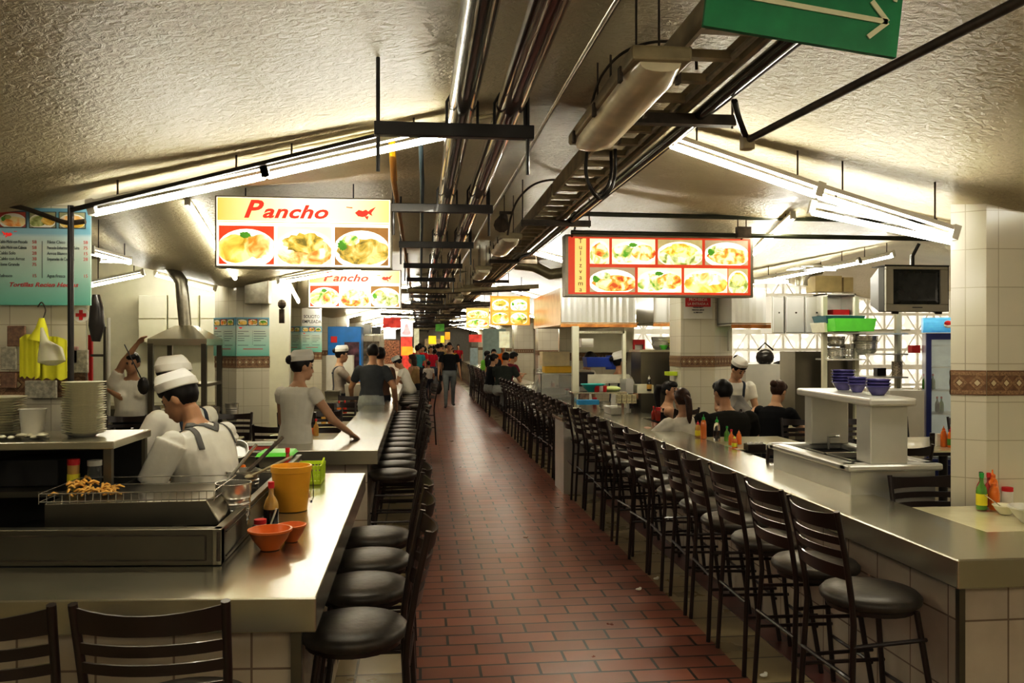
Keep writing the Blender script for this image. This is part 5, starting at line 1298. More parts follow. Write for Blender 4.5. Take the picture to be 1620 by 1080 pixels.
MB().bx(0,.6,0,.5,0,.38).build('glass_panel', GLASSP, t); MB().bx(0,.6,0,.5,.38,.40).bx(0,.02,0,.02,0,.4).bx(.58,.6,0,.02,0,.4).build('case_frame', STEELW, t)
z_ = 1.272
one(MB().bx(-.22,.22,-.15,.15,0,.10), 'plastic_tub', mat('amber_lid',(.85,.55,.05),.35,var=.1), 'amber tub on top of glass case in middle kitchen', 'tub', bevel=.01).location = (c[0]-.02,12.42,z_)
one(MB().bx(-.24,.18,-.15,.15,0,.22), 'plastic_tub', mat('peach_box',(.85,.72,.45),.4,var=.1), 'peach coloured box above the amber tub', 'tub', bevel=.01).location = (c[0]-.04,12.42,z_+.101)
for k in range(6):
    g = G(880-8*k, 640-4.2*k); sauce(2.36+.03*(k % 2), 11.0+.75*k, .872, .11+.03*(k % 3), .03, [SAUCER,STEELW,SAUCEO,PLATE,SAUCEG,SAUCER][k], [LBLR,BLACK,WPLAS][k % 3], 'assorted jar standing along the right counter in middle distance', group='jars along right counter, middle distance', style='jar')
pot(2.34,10.3,.872,.08,.10,'low steel pot on right counter in middle distance'); pan(2.33,9.7,.872,.2,.4,.08,STEELW,'steel tray on right counter near pass shelf')
# wall cupboards, shelves and pots behind, right of centre pillar
YC = 11.8
for k, (pa, pb) in enumerate([(1221,1240),(1242,1272),(1273,1306)]):
    a = D(pa,468,YC); b = D(pb,527,YC); w = b[0]-a[0]; h = a[2]-b[2]
    t = thing('wall_cupboard', ['narrow steel wall cupboard, leftmost of three','middle steel wall cupboard with bright door','right steel wall cupboard below cardboard box'][k], 'cupboard', (a[0],YC,b[2]))
    MB().bx(0,w,0,.4,0,h).build('cupboard_body', STEELW, t); MB().bx(.01,w-.01,-.02,0,.01,h-.01).build('door', STEELW, t, bevel=.008); MB().cyl((w*.5,-.035,h*.55),(w*.56,-.035,h*.55),.012,n=8).build('handle', BLACK, t)
a = D(1307,464,YC-.3); b = D(1354,500,YC-.3); t = thing('open_steel_shelf', 'open steel shelf box with red item right of cupboards', 'shelf', (a[0],YC-.3,b[2])); w = b[0]-a[0]; h = a[2]-b[2]
MB().bx(0,w,.4,.42,0,h).bx(0,.02,0,.4,0,h).bx(w-.02,w,0,.4,0,h).bx(0,w,0,.4,h-.02,h).bx(0,w,0,.4,0,.02).build('shelf_body', STEELW, t); MB().bx(w*.35,w*.9,.1,.3,.02,.10).build('red_tray', REDP, t)
one(MB().bx(0,.42,0,.3,0,.24), 'cardboard_box', CARD, 'large cardboard box on top of steel cupboards', 'box').location = (D(1291,462,YC)[0],YC+.02,D(1291,463,YC)[2]+.02)
one(MB().bx(0,.15,0,.2,0,.22), 'cardboard_box', CARD, 'small cardboard box right of the large one', 'box').location = (D(1336,462,YC)[0],YC+.02,D(1291,463,YC)[2]+.02)
c = D(1268,452,YC); one(MB().tube([(0,0,0),(0,0,.12),(.1,0,.22),(.3,0,.26)],.09,12), 'duct', GALV, 'bent metal duct above the steel cupboards', 'duct', smooth=50).location = c
# tall rack with trays and pots
t = thing('steel_rack', 'tall open rack of pots behind blue bowls', 'rack', (D(1330,560,10.6)[0],10.6,0)); xl = D(1304,560,10.6)[0]-t.location.x; xr = D(1420,560,10.6)[0]-t.location.x; xm = D(1354,560,10.6)[0]-t.location.x
for x in (xl, xm, xr): MB().bx(x-.03,x+.03,-.03,.03,0,2.35).build('post', CABW, t)
for (xa, xb, py) in ((xl,xm,567),(xl,xm,526),(xm,xr,559),(xm,xr,527),(xm,xr,595),(xl,xm,620)):
    z = D(1330,py,10.6)[2]; MB().bx(xa,xb,-.25,.25,z-.02,z).build('shelf', STEELW, t)
z1 = D(1330,567,10.6)[2]; z2 = D(1330,526,10.6)[2]
pot(D(1322,560,10.6)[0],10.6,z1,.12,.15,'lower steel pot on tall rack, left'); pot(D(1322,560,10.6)[0],10.6,z1+.16,.12,.14,'upper steel pot stacked on the left lower one'); pot(D(1341,560,10.6)[0],10.62,z1,.09,.2,'narrow steel pot beside stacked pots')
pot(D(1368,560,10.6)[0],10.6,D(1330,559,10.6)[2],.17,.24,'big grey pot on the right half of tall rack')
pan(D(1329,522,10.4)[0],10.55,z2,.50,.4,.13,PLATE,'cream tray under dark blue tray on the rack','plastic_tray','tray'); pan(D(1332,505,10.4)[0],10.5,z2+.12,.55,.4,.10,mat('navy_teal_plastic',(.03,.12,.16),.35),'dark blue tray on top of cream tray on the rack','plastic_tray','tray')
pan(D(1362,515,10.0)[0],10.3,z2+.01,.58,.35,.17,GREENP,'bright green plastic tray on the rack below television','plastic_tray','tray')
z3 = D(1330,595,10.6)[2]
one(MB().cyl((0,0,0),(0,0,.20),.07,n=16), 'bean_jar', mat('bean_pattern',(.45,.38,.28),.4,var=.8,scale=60), 'glass jar of beans on rack left of the fridge', 'jar', smooth=40).location = (D(1430,600,10.6)[0]-.1,10.6,z3+.0)
B(1443,546,1456,558,10.8,LBLR,'red carton on rack left of the fridge','carton','carton',.1)
B(1388,582,1402,594,10.7,BLACK,'dark jars group on rack left of bean jar','jars','storage_jar',.1)
# steel work tables behind seated people
B(1180,576,1234,640,10.8,STEELW,'pale steel work table behind standing waitress','table','work_table',.6,full=True)
B(1258,556,1306,640,11.0,STEELD,'grey steel stove back left of the tall rack','stove','stove_back',.5,full=True)
B(1310,570,1354,640,10.75,STEELD,'grey steel panel under tall rack','panel','steel_partition',.05,full=True)
B(1408,618,1462,690,8.9,STEELW,'steel sink cabinet left of blue fridge','cabinet','sink_cabinet',.5,full=True)
one(MB().ell((0,0,0),(.13,.1,.12),12).tube([(-.1,0,.1),(0,0,.2),(.12,0,.1)],.012,6), 'hanging_bag', BLACK, 'black bag with strap on shelf right of centre pillar', 'bag', smooth=60).location = D(1210,565,10.9)
one(MB().cyl((0,0,0),(0,0,.24),.016,n=8).tube([(0,0,.24),(.03,0,.3),(.05,0,.42)],.008,6), 'hanging_hose', WPLAS, 'white hose hanging right of centre pillar', 'hose').location = D(1153,555,9.6)
B(1225,520,1440,524,12.6,CABW,'cream rail crossing behind the racks','rail','wall_rail',.05)
# litter on the floor
for k, (px, py) in enumerate([(1010,935),(1038,918),(1208,1072)]):
    g = G(px,py,0); o = one(MB().ell((0,0,.008),(.022,.018,.008),7).ell((.015,.01,.012),(.012,.012,.010),6), 'paper_scrap', LBLW, ['small white paper scrap on the bricks','small white paper scrap nearer the stools, beside the other','crumpled white paper at foot of nearest right stools'][k], 'litter'); o.location = (g[0],g[1],.006)
for k, (px,py) in enumerate([(738,677),(706,650)]):
    pass
# ------------------------------------------------------------------ people
SKIN = mat('skin', (.42,.24,.14), .5, var=.08); SKIN2 = mat('skin_light', (.52,.32,.20), .5, var=.08)
HAIR = mat('black_hair', (.010,.007,.006), .42, spec=.25, var=.3, scale=60, stretch=(1,1,.2)); HAIRB = mat('brown_hair', (.05,.022,.012), .42, spec=.25, var=.3, scale=60)
EYE = mat('eye_dark', (.02,.015,.012), .3); LIP = mat('lip', (.38,.13,.10), .5)
CAPM = mat('white_cap', (.80,.77,.70), .7, var=.04, bump=.1)
WSH = mat('white_cloth', (.76,.73,.65), .8, var=.05, bump=.25, scale=12)
TRIMG = mat('grey_trim', (.16,.16,.155), .8, var=.1); TRIMN = mat('navy_trim', (.03,.04,.06), .8, var=.1); APG = mat('grey_apron', (.30,.29,.27), .8, var=.15)
def cloth(name, c): return mat(name, c, .85, var=.12, bump=.25, scale=12, spec=.12)
JEAN = cloth('blue_jeans', (.09,.12,.17)); DPANT = cloth('dark_trousers', (.03,.03,.035)); SHOE = mat('shoe', (.05,.045,.04), .5); LPANT = cloth('pale_grey_jeans',(.32,.34,.33))
def ik(S, T, l1, l2, pole):
    d = T-S; L = min(d.length, (l1+l2)*.995); u = d.normalized(); T = S+u*L
    a = (l1*l1-l2*l2+L*L)/(2*L); h = sqrt(max(l1*l1-a*a, 0)); p = (pole-u*pole.dot(u)).normalized()
    return S+u*a+p*h, T
def person(label, x, y, heading, h=1.65, w=1.0, shirt=WSH, pants=DPANT, skin=SKIN, hair=HAIR, hat=False, hairdo='short', sit=None, lean=0, side=0,
           hl=None, hr=None, head=(0,0), legs='stand', vox=.012, sleeve=.5, group=None, z0=0, apron=None, bust=0, tank=False, tilt=0, fy=0, feet=None, belly=0):
    """heading 0 looks down the hall (+Y); counter-clockwise positive degrees. Poses are in the person's own frame: x right, y forward."""
    s = h/1.68
    o = MB(); sk, sh, pa, fo, ey, li = 0, 1, 2, 3, 4, 5
    hz = .90 if sit is None else (sit/s+.09)
    l = radians(lean); q = radians(side)
    R = Matrix.Rotation(q, 3, 'Y') @ Matrix.Rotation(-l, 3, 'X')
    U = R@Vector((0,0,1)); Fv = R@Vector((0,1,0)); X = R@Vector((1,0,0)); P = Vector((0,fy,hz))
    def sp(t, f=0, xx=0): return P+U*t+Fv*f+X*xx
    tors = [(-.10,.150*w,.10,0),(-.04,.172*w,.118,0),(.06,.160*w,.115+belly*.5,belly*.5),(.16,.138*w,.105+belly,belly),(.25,.150*w,.108+belly*.6,belly*.5),(.34,.165*w,.115,.0),(.41,.170*w,.105,-.005),(.455,.145*w,.085,-.008),(.49,.085,.065,-.005),(.52,.056,.056,.0)]
    def loft(rs, m):
        o.rings([[sp(t, fo_+d*sin(a), ww*cos(a)) for a in [2*pi*k/20 for k in range(20)]] for t, ww, d, fo_ in rs], m)
    loft(tors[2:8]+([(.475,.11,.075,-.006)] if not tank else []), sh); loft(tors[:3], pa)
    loft([(.40,.10,.07,0)]+tors[8:] if not tank else tors[6:], sk)
    if bust: 
        for sx in (-1,1): o.ell(sp(.32,.075,sx*.075*w),(.065,.065*bust,.06),12,sh)
    # head
    hy, hp = radians(head[0]), radians(head[1])
    HR = Matrix.Rotation(hy, 3, 'Z')@Matrix.Rotation(-hp, 3, 'X')@Matrix.Rotation(radians(tilt),3,'Y')
    HR = (Matrix.Rotation(-l*.6, 3, 'X'))@HR
    nk = sp(.50); hb = nk+(U*.6+Vector((0,0,.4))).normalized()*.075+Fv*.012
    hc = hb+HR@Vector((0,.012,.085))
    o.cyl(nk-U*.03, hb+Vector((0,0,.02)), .056, .050, 12, sk)
    H = lambda a,b,c: hc+HR@Vector((a,b,c))
    o.ell(H(0,-.012,.018),(.074,.092,.098),16,sk,M=HR); o.ell(H(0,.030,-.045),(.056,.062,.066),14,sk,M=HR)
    o.ell(H(0,.062,-.085),(.026,.024,.022),10,sk,M=HR)
    o.add([H(-.012,.082,.018),H(.012,.082,.018),H(.019,.086,-.032),H(-.019,.086,-.032),H(0,.112,-.028)],[(0,1,4),(1,2,4),(2,3,4),(3,0,4),(3,2,1,0)],sk)
    for sx in (-1,1):
        o.ell(H(sx*.077,-.005,-.008),(.010,.020,.032),8,sk,M=HR); o.ell(H(sx*.029,.076,.010),(.011,.009,.0055),8,ey,M=HR)
        if vox < .010: o.ell(H(sx*.030,.077,.034),(.016,.009,.0035),8,ey,M=HR)
    o.ell(H(0,.088,-.058),(.024,.010,.009),10,li,M=HR)
    # arms
    hands = {}
    for sx, tgt in ((-1,hl),(1,hr)):
        Sj = sp(.425,-.005,sx*.165*w)
        T = Vector(tgt) if tgt is not None else Vector((sx*.25*w,.05,hz-.13)) if sit is None else Vector((sx*.15,.34,hz+.06))
        if tgt is not None: T = T/s
        pole = Vector((sx*.55,-.6,-.55)) if T.z < Sj.z+.15 else Vector((sx*1,-.1,.1))
        E_, W_ = ik(Sj, T, .285, .245, pole)
        m1 = Sj.lerp(E_, sleeve)
        o.ell(Sj,(.062,.062,.062),12,sk if tank else sh)
        o.cyl(Sj, E_, .048*w**.5, .038, 12, sk)
        if sleeve > 0 and not tank:
            o.cyl(Sj, m1, .066*w**.5, .057*w**.5, 14, sh)
            if sleeve >= 1: o.cyl(E_, E_.lerp(W_,min(sleeve-.0001,2)-1), .05,.036,12,sh); o.ell(E_,(.052,.052,.052),10,sh)
        o.ell(E_,(.039,.039,.039),10,sk); o.cyl(E_, W_, .038, .025, 12, sk); o.ell(W_,(.026,.026,.026),8,sk)
        fd = (W_-E_).normalized()
        if T.z > Sj.z-.30 and abs(T.z-hz) < .35 and tgt is not None and tgt[1] > .15: fd = (fd*.5+Vector((fd.x,fd.y,0))).normalized()
        up = Vector((0,0,1)) if abs(fd.z) < .8 else Vector((0,1,0))
        sd = fd.cross(up).normalized(); nm = sd.cross(fd).normalized()
        if abs(fd.z) >= .8: sd, nm = nm, sd
        M = Matrix((sd, fd, nm)).transposed()
        o.ell(W_+fd*.048,(.040,.052,.016),12,sk,M=M)
        fr = .0088 if vox < .011 else .011
        for k, (of, Ln) in enumerate([(-.030,.058),(-.010,.074),(.010,.070),(.030,.060)]):
            b0 = W_+fd*.078+sd*of; b1 = b0+(fd*.9-nm*.25+sd*of*1.5).normalized()*Ln*.5; b2 = b1+(fd*.75-nm*.6).normalized()*Ln*.5
            o.tube([b0-fd*.02,b1,b2],[fr*1.05,fr,fr*.85],8,sk); o.ell(b2,(fr*.85,)*3,6,sk)
        ts = -sx
        o.tube([W_+fd*.02+sd*ts*.022,W_+fd*.05+sd*ts*.046-nm*.008,W_+fd*.078+sd*ts*.050-nm*.018],[fr*1.3,fr*1.1,fr*.85],8,sk)
        hands[sx] = W_
    # legs
    for sx in (-1,1):
        hp_ = P+X*sx*.088*w+U*(-.05)
        if sit is not None:
            fz = (feet/s if feet is not None else .07)
            kn = Vector((sx*.11*w, .41+fy, hz+.02)); an = Vector((sx*.12, .36+fy, max(fz, hz+.02-.42)))
        elif legs == 'walk':
            f_ = .20*sx; kn = Vector((sx*.095,f_*.6+.06,.50)); an = Vector((sx*.10,f_,.085 if sx > 0 else .12))
        else:
            kn = Vector((sx*.10*w,.03,.49)); an = Vector((sx*.115*w,-.01,.085))
        o.ell(hp_,(.088*w,.09,.09),12,pa); o.cyl(hp_, kn, .086*w, .060, 14, pa); o.ell(kn,(.060,.060,.060),12,pa)
        o.cyl(kn, an, .059, .042, 14, pa)
        td = Vector((sx*.15,1,0)).normalized()
        o.tube([an+Vector((0,-.03,-.045)),an+td*.05+Vector((0,0,-.045)),an+td*.13+Vector((0,0,-.055)),an+td*.165+Vector((0,0,-.060))],[.038,.040,.033,.022],10,fo); o.cyl(an+Vector((0,0,.03)),an+Vector((0,-.01,-.04)),.042,.042,10,fo)
    src = [Vector(v)*s for v in o.v]
    me = bpy.data.meshes.new('body_source'); me.from_pydata(src, [], o.f); me.update()
    bm = bmesh.new(); bm.from_mesh(me); bmesh.ops.recalc_face_normals(bm, faces=bm.faces); bm.to_mesh(me); bm.free()
    tmp = bpy.data.objects.new('person', me); COL.objects.link(tmp)
    rm = tmp.modifiers.new('r', 'REMESH'); rm.mode = 'VOXEL'; rm.voxel_size = vox
    sm = tmp.modifiers.new('s', 'SMOOTH'); sm.iterations = 2; sm.factor = .4
    bpy.context.view_layer.update()
    bme = bpy.data.meshes.new_from_object(tmp.evaluated_get(bpy.context.evaluated_depsgraph_get()))
    tree = BVHTree.FromPolygons(src, o.f)
    bme.materials.clear()
    for m in (skin, shirt, pants, SHOE, EYE, LIP): bme.materials.append(m)
    idx = []
    for p in bme.polygons:
        r = tree.find_nearest(p.center); idx.append(o.m[r[2]] if r[2] is not None else 0)
    bme.polygons.foreach_set('material_index', idx); bme.polygons.foreach_set('use_smooth', [True]*len(idx))
    bpy.data.objects.remove(tmp)
    bme.name = 'person'
    ob = bpy.data.objects.new('person', bme); COL.objects.link(ob)
    ob.location = (x, y, z0); ob.rotation_euler = (0,0,radians(heading))
    tag(ob, label, 'person', group)
    # hair
    def add(mb, name, m, **k):
        mb.v = [tuple(Vector(v)*s) for v in mb.v]; return mb.build(name, m, ob, uv=False, **k)
    hm = MB()
    if hairdo != 'bald':
        hm.ell(H(0,-.026,.030),(.083,.094,.100),18,0,M=HR)
        hm.ell(H(0,.02,.075),(.066,.066,.048),14,0,M=HR)
        if hairdo in ('bun','tied'): hm.ell(H(0,-.125,.045),(.042,.038,.042),12,0,M=HR)
        if hairdo == 'topbun': hm.ell(H(0,-.105,.085),(.045,.042,.045),12,0,M=HR)
        if hairdo == 'pony': hm.tube([H(0,-.10,.02),H(0,-.15,-.02),H(.0,-.15,-.12),H(0,-.135,-.21),H(0,-.13,-.26)],[.03,.036,.034,.026,.008],10)
        if hairdo == 'highpony': hm.tube([H(0,-.10,.05),H(0,-.17,.04),H(.0,-.19,-.05),H(0,-.17,-.17),H(0,-.15,-.22)],[.03,.045,.045,.03,.008],10)
        if hairdo == 'long':
            hm.ell(H(0,-.055,-.07),(.085,.06,.13),14,0,M=HR); hm.ell(H(0,-.06,-.16),(.075,.045,.10),12,0,M=HR)
        add(hm, 'hair', hair, smooth=60)
    if hat:
        cm = MB(); n = 24
        def ring(z, rx, ry, dy, sl): return [H(rx*cos(2*pi*k/n), dy+ry*sin(2*pi*k/n), z+sl*ry*sin(2*pi*k/n)) for k in range(n)]
        cm.rings([ring(.052,.086,.103,-.026,.26),ring(.058,.090,.107,-.026,.26),ring(.098,.088,.108,-.028,.26),ring(.102,.082,.103,-.028,.26),ring(.128,.060,.094,-.030,.26),ring(.148,.030,.082,-.032,.26),ring(.154,.006,.068,-.034,.26)], cap=True)
        add(cm, 'cap', CAPM, smooth=35)
    if apron:
        bt = BVHTree.FromPolygons([v.co.copy() for v in bme.vertices], [tuple(p.vertices) for p in bme.polygons])
        def ribbon(pts, wd, m, name):
            P_ = []
            for i in range(len(pts)-1):
                for k in range(6): P_.append(Vector(pts[i]).lerp(Vector(pts[i+1]), k/6))
            P_.append(Vector(pts[-1]))
            V = []; Fc = []; prev = None
            pr = []
            for p in P_:
                loc, nr, _, _ = bt.find_nearest(p*s)
                pr.append((loc, nr))
            for i, (loc, nr) in enumerate(pr):
                d = (pr[min(i+1,len(pr)-1)][0]-pr[max(i-1,0)][0])
                if d.length < 1e-6: d = Vector((0,0,1))
                b = d.normalized().cross(nr).normalized()
                V += [loc+nr*.007+b*wd/2, loc+nr*.007-b*wd/2]
            for i in range(len(pr)-1): Fc.append((2*i,2*i+1,2*i+3,2*i+2))
            mb = MB().add(V, Fc); rb = mb.build(name, m, ob, uv=False, smooth=80)
            sd_ = rb.modifiers.new('thick', 'SOLIDIFY'); sd_.thickness = .004; sd_.offset = 1
            return rb
        for sx in (-1,1) if apron is TRIMN else ():
            ribbon([sp(.10,-.16,sx*.11),sp(.30,-.16,sx*.105),sp(.42,-.12,sx*.10),sp(.49,.0,sx*.10),sp(.42,.13,sx*.10),sp(.30,.17,sx*.10),sp(.12,.17,sx*.11)], .030, apron, 'apron_strap')
        if apron is TRIMN: ribbon([sp(.38,-.16,-.09),sp(.38,-.17,0),sp(.38,-.16,.09)], .026, apron, 'apron_back_band')
        for sx in (-1,1):
            if apron is TRIMG: ribbon([sp(-.02,.22,sx*.15),sp(.15,.24,sx*.13),sp(.30,.20,sx*.12),sp(.42,.10,sx*.125),sp(.475,.0,sx*.12),sp(.43,-.09,sx*.15),sp(.33,-.13,sx*.18)], .030, apron, 'apron_edge')
        if apron is TRIMG: ribbon([sp(.50,.0,-.085),sp(.47,-.07,-.07),sp(.43,-.12,.0),sp(.47,-.07,.07),sp(.50,.0,.085)], .030, apron, 'collar_edge')
        if apron is TRIMN:
            ap = MB(); 
            V = []; nx, nz = 9, 12
            for j in range(nz+1):
                for i in range(nx+1):
                    p = sp(-.05+.40*j/nz, .24, -.10*w+.20*w*i/nx)*s; loc, nr, _, dd = bt.find_nearest(p)
                    V.append((loc+nr*.005))
            ap.add(V, [(j*(nx+1)+i, j*(nx+1)+i+1, (j+1)*(nx+1)+i+1, (j+1)*(nx+1)+i) for j in range(nz) for i in range(nx)]); ap.build('apron_bib', APG, ob, uv=False, smooth=80)
    return ob
NEAR = .0085; MID = .012; FAR = .018
# left workers
person('nearest worker in white uniform with grey trim, white cap, bending left over the pots', -.965, 4.30, 72, h=1.60, w=1.5, hat=True, shirt=WSH, pants=WSH, lean=24, hl=(-.22,.46,1.0), hr=(.12,.46,1.0), head=(12,18), vox=NEAR, sleeve=.82, apron=TRIMG, belly=.08, bust=1.3)
person('second worker in white with cap, mostly hidden behind nearest worker', -1.33, 4.98, 55, h=1.62, w=1.1, hat=True, pants=WSH, lean=10, hl=(-.2,.35,1.05), hr=(.1,.38,1.05), head=(20,15), vox=MID, sleeve=.8, apron=TRIMN)
person('woman in white V neck top lifting a dark bag strap over her head', D(207,590,8.9)[0], 8.95, 185, h=1.62, w=1.2, skin=SKIN, hl=(.16,.18,1.22), hr=(-.08,.12,1.72), head=(0,5), vox=MID, sleeve=.6, bust=1.1, belly=.03, hairdo='tied')
person('girl in white blouse and small cap resting right hand on the counter', -1.06, 7.15, -28, h=1.63, w=1.02, skin=SKIN2, pants=WSH, hat=True, hairdo='bun', head=(-40,8), hr=(.36,.30,.93), hl=(-.14,.30,.90), vox=NEAR, sleeve=.30, lean=6, hair=HAIR)
person('man in dark grey shirt seen from behind leaning on second left counter', -.68, 11.6, -8, h=1.72, w=1.08, shirt=cloth('dark_grey_shirt',(.06,.065,.07)), pants=LPANT, hl=(-.34,.30,.92), hr=(.30,.16,.90), head=(15,14), lean=10, vox=MID, sleeve=.62)
person('person with dark hair half hidden right of grey shirt man', -.60, 12.5, -10, h=1.66, shirt=cloth('brown_shirt',(.16,.09,.06)), vox=FAR, head=(0,0))
person('server in striped grey and white top with cap facing right', D(541,560,12.9)[0]-.05, 13.0, -80, h=1.66, w=1.1, shirt=cloth('striped_grey',(.38,.33,.28)), skin=SKIN2, hat=True, hairdo='tied', hl=(-.05,.40,1.08), hr=(.12,.42,1.05), head=(0,12), vox=MID, sleeve=.55, apron=TRIMN)
person('woman in white top and cap bending over far left counter', -.20, 17.3, 75, h=1.6, hat=True, shirt=WSH, pants=WSH, hairdo='tied', sit=.66, feet=.25, lean=24, hl=(-.12,.42,.95), hr=(.12,.42,.95), head=(0,25), vox=FAR, sleeve=.4, z0=.02)
person('woman in tan top seated behind the bending woman far left', -.10, 18.9, 60, h=1.6, shirt=cloth('tan_top',(.32,.22,.10)), hairdo='long', hair=HAIRB, sit=.66, feet=.25, lean=8, vox=FAR, tank=True)
# walkers
g = G(711,644,0)
o = person('man in black T-shirt and faded jeans walking towards camera with black bag', g[0], g[1], 180, h=1.76, w=1.12, shirt=cloth('black_tshirt',(.012,.012,.013)), pants=cloth('faded_jeans',(.17,.19,.19)), skin=SKIN, hairdo='short', legs='walk', vox=MID, sleeve=.55, hr=(.30,.06,.86), hl=(-.30,.0,.84))
c = (g[0]-.36, g[1]-.05, .35)
one(MB().lathe([(.001,0),(.10,.02),(.16,.14),(.14,.28),(.06,.42),(.02,.50)],n=14,sy=.5), 'carrier_bag', BLACK, 'black carrier bag in the hand of walking man', 'bag', smooth=60).location = c
def walker(px, pyfeet, lab, shirt, pants, h=1.68, heading=0, hairdo='short', w=1.0, tank=False, **k):
    g = G(px, pyfeet, 0)
    if g[1] > 46: k_ = (46-(g[1] % 7))/g[1]; g = (g[0]*k_, g[1]*k_, 0)
    return person(lab, g[0], g[1], heading, h=h, w=w, shirt=shirt, pants=pants, hairdo=hairdo, vox=FAR, legs='walk', tank=tank, **k)
REDS = cloth('red_shirt',(.62,.03,.04)); 
walker(664,625,'man in bright red shirt and dark striped trousers walking away',REDS,cloth('navy_track_trousers',(.02,.02,.04)),h=1.74,heading=5,w=1.2)
walker(688,622,'woman in pale lilac grey shirt walking away',cloth('lilac_grey',(.42,.42,.50)),JEAN,h=1.55,heading=0)
walker(678,636,'child in white T-shirt walking away beside the lilac grey shirt',cloth('off_white_tee',(.70,.66,.60)),cloth('dark_shorts',(.03,.03,.04)),h=1.22,heading=10)
walker(641,600,'person in teal shirt at far left of the aisle',cloth('teal_shirt',(.10,.28,.36)),JEAN,h=1.65,heading=20)
walker(652,604,'person in pale green grey shirt beside the teal shirt',cloth('sage_shirt',(.38,.45,.38)),DPANT,h=1.6,heading=200)
walker(672,598,'person in red top partly hidden behind red shirt man',REDS,DPANT,h=1.62,heading=180)
walker(700,600,'person in white shirt behind the walking man',WSH,DPANT,h=1.68,heading=180,w=1.1)
walker(725,597,'person in dark red shirt right of the walking man',cloth('dark_red',(.35,.02,.03)),DPANT,h=1.72,heading=170)
walker(686,585,'distant person in wine red amid the crowd',cloth('wine',(.30,.05,.06)),DPANT,h=1.66,heading=0)
walker(694,580,'distant person in beige amid the crowd',cloth('beige_tee',(.5,.4,.3)),DPANT,h=1.64,heading=180)
walker(680,578,'distant person in white amid the crowd',WSH,DPANT,h=1.66,heading=180); walker(706,582,'distant person in brown amid the crowd',cloth('brown_tee',(.22,.12,.08)),DPANT,h=1.7,heading=0)
walker(658,580,'distant person in orange amid the crowd',cloth('orange_tee',(.75,.25,.04)),DPANT,h=1.66,heading=180)
walker(668,574,'distant person in black amid the crowd',cloth('black_tshirt',(.012,.012,.013)),DPANT,h=1.7,heading=0)
walker(690,571,'farthest person in grey amid the crowd',cloth('grey_tee',(.3,.3,.3)),DPANT,h=1.7,heading=0)
walker(714,577,'distant person in blue amid the crowd',cloth('blue_tee',(.05,.12,.3)),DPANT,h=1.66,heading=0)
rc_ = random.Random(11)
names = ['teal','crimson','mustard','white','charcoal','olive','sky blue','pink','tan','brick red','lime green','cream']
cols_ = [(.05,.25,.28),(.5,.02,.05),(.6,.4,.05),(.75,.72,.66),(.04,.04,.045),(.15,.15,.05),(.2,.4,.6),(.6,.25,.28),(.4,.28,.15),(.45,.1,.05),(.3,.6,.1),(.65,.6,.45)]
for i in range(12):
    X_ = [-.1,.35,1.1,.1,.7,1.3,.0,.5,.95,1.45,.25,.8][i]; Y_ = [27,28.5,30,32,33,34,36,37.5,38,39,41,43][i]
    person('distant shopper in %s top in the crowd down the aisle' % names[i], X_, Y_, [0,180][i % 2]+rc_.uniform(-20,20), h=rc_.uniform(1.55,1.78), w=1.15, shirt=cloth('crowd_cloth_%d' % i, cols_[i]), pants=[DPANT,JEAN][i % 2], hairdo=['short','long'][i % 2], vox=.024, legs='walk')
# seated at the right counter far
person('woman with long ponytail in black top seated sideways at far right counter', 1.50, 18.0, -72, h=1.62, shirt=cloth('black_tshirt',(.012,.012,.013)), pants=LPANT, skin=SKIN2, hairdo='highpony', hair=HAIR, sit=.67, feet=.22, lean=10, hl=(-.10,.40,1.0), hr=(.12,.38,1.0), head=(0,5), vox=MID, sleeve=.3)
person('broad man in dark olive shirt seated with back turned at right counter', 1.72, 17.3, -30, h=1.72, w=1.25, shirt=cloth('olive_black',(.035,.04,.033)), pants=LPANT, sit=.67, feet=.22, lean=16, hl=(-.1,.42,1.0), hr=(.2,.42,1.0), head=(0,10), vox=MID, sleeve=.6)
person('man in maroon shirt leaning at right counter behind olive shirt man', 2.0, 19.3, -60, h=1.74, w=1.1, shirt=cloth('maroon',(.20,.03,.05)), sit=.67, feet=.22, lean=20, hl=(-.1,.45,1.0), hr=(.12,.45,1.0), head=(-10,5), vox=FAR)
person('person in bright green shirt seated far on the right', 1.9, 25, -70, h=1.66, w=1.2, shirt=cloth('bright_green',(.28,.66,.10)), sit=.67, feet=.22, lean=12, vox=FAR)
person('man in orange T-shirt standing behind far right counter', D(796,560,23)[0], 23, 160, h=1.76, shirt=cloth('orange_tshirt',(.85,.22,.03)), skin=SKIN2, vox=FAR)
person('person in dark top left of orange T-shirt man', D(781,560,22.5)[0], 22.5, 180, h=1.58, shirt=DPANT, vox=FAR)
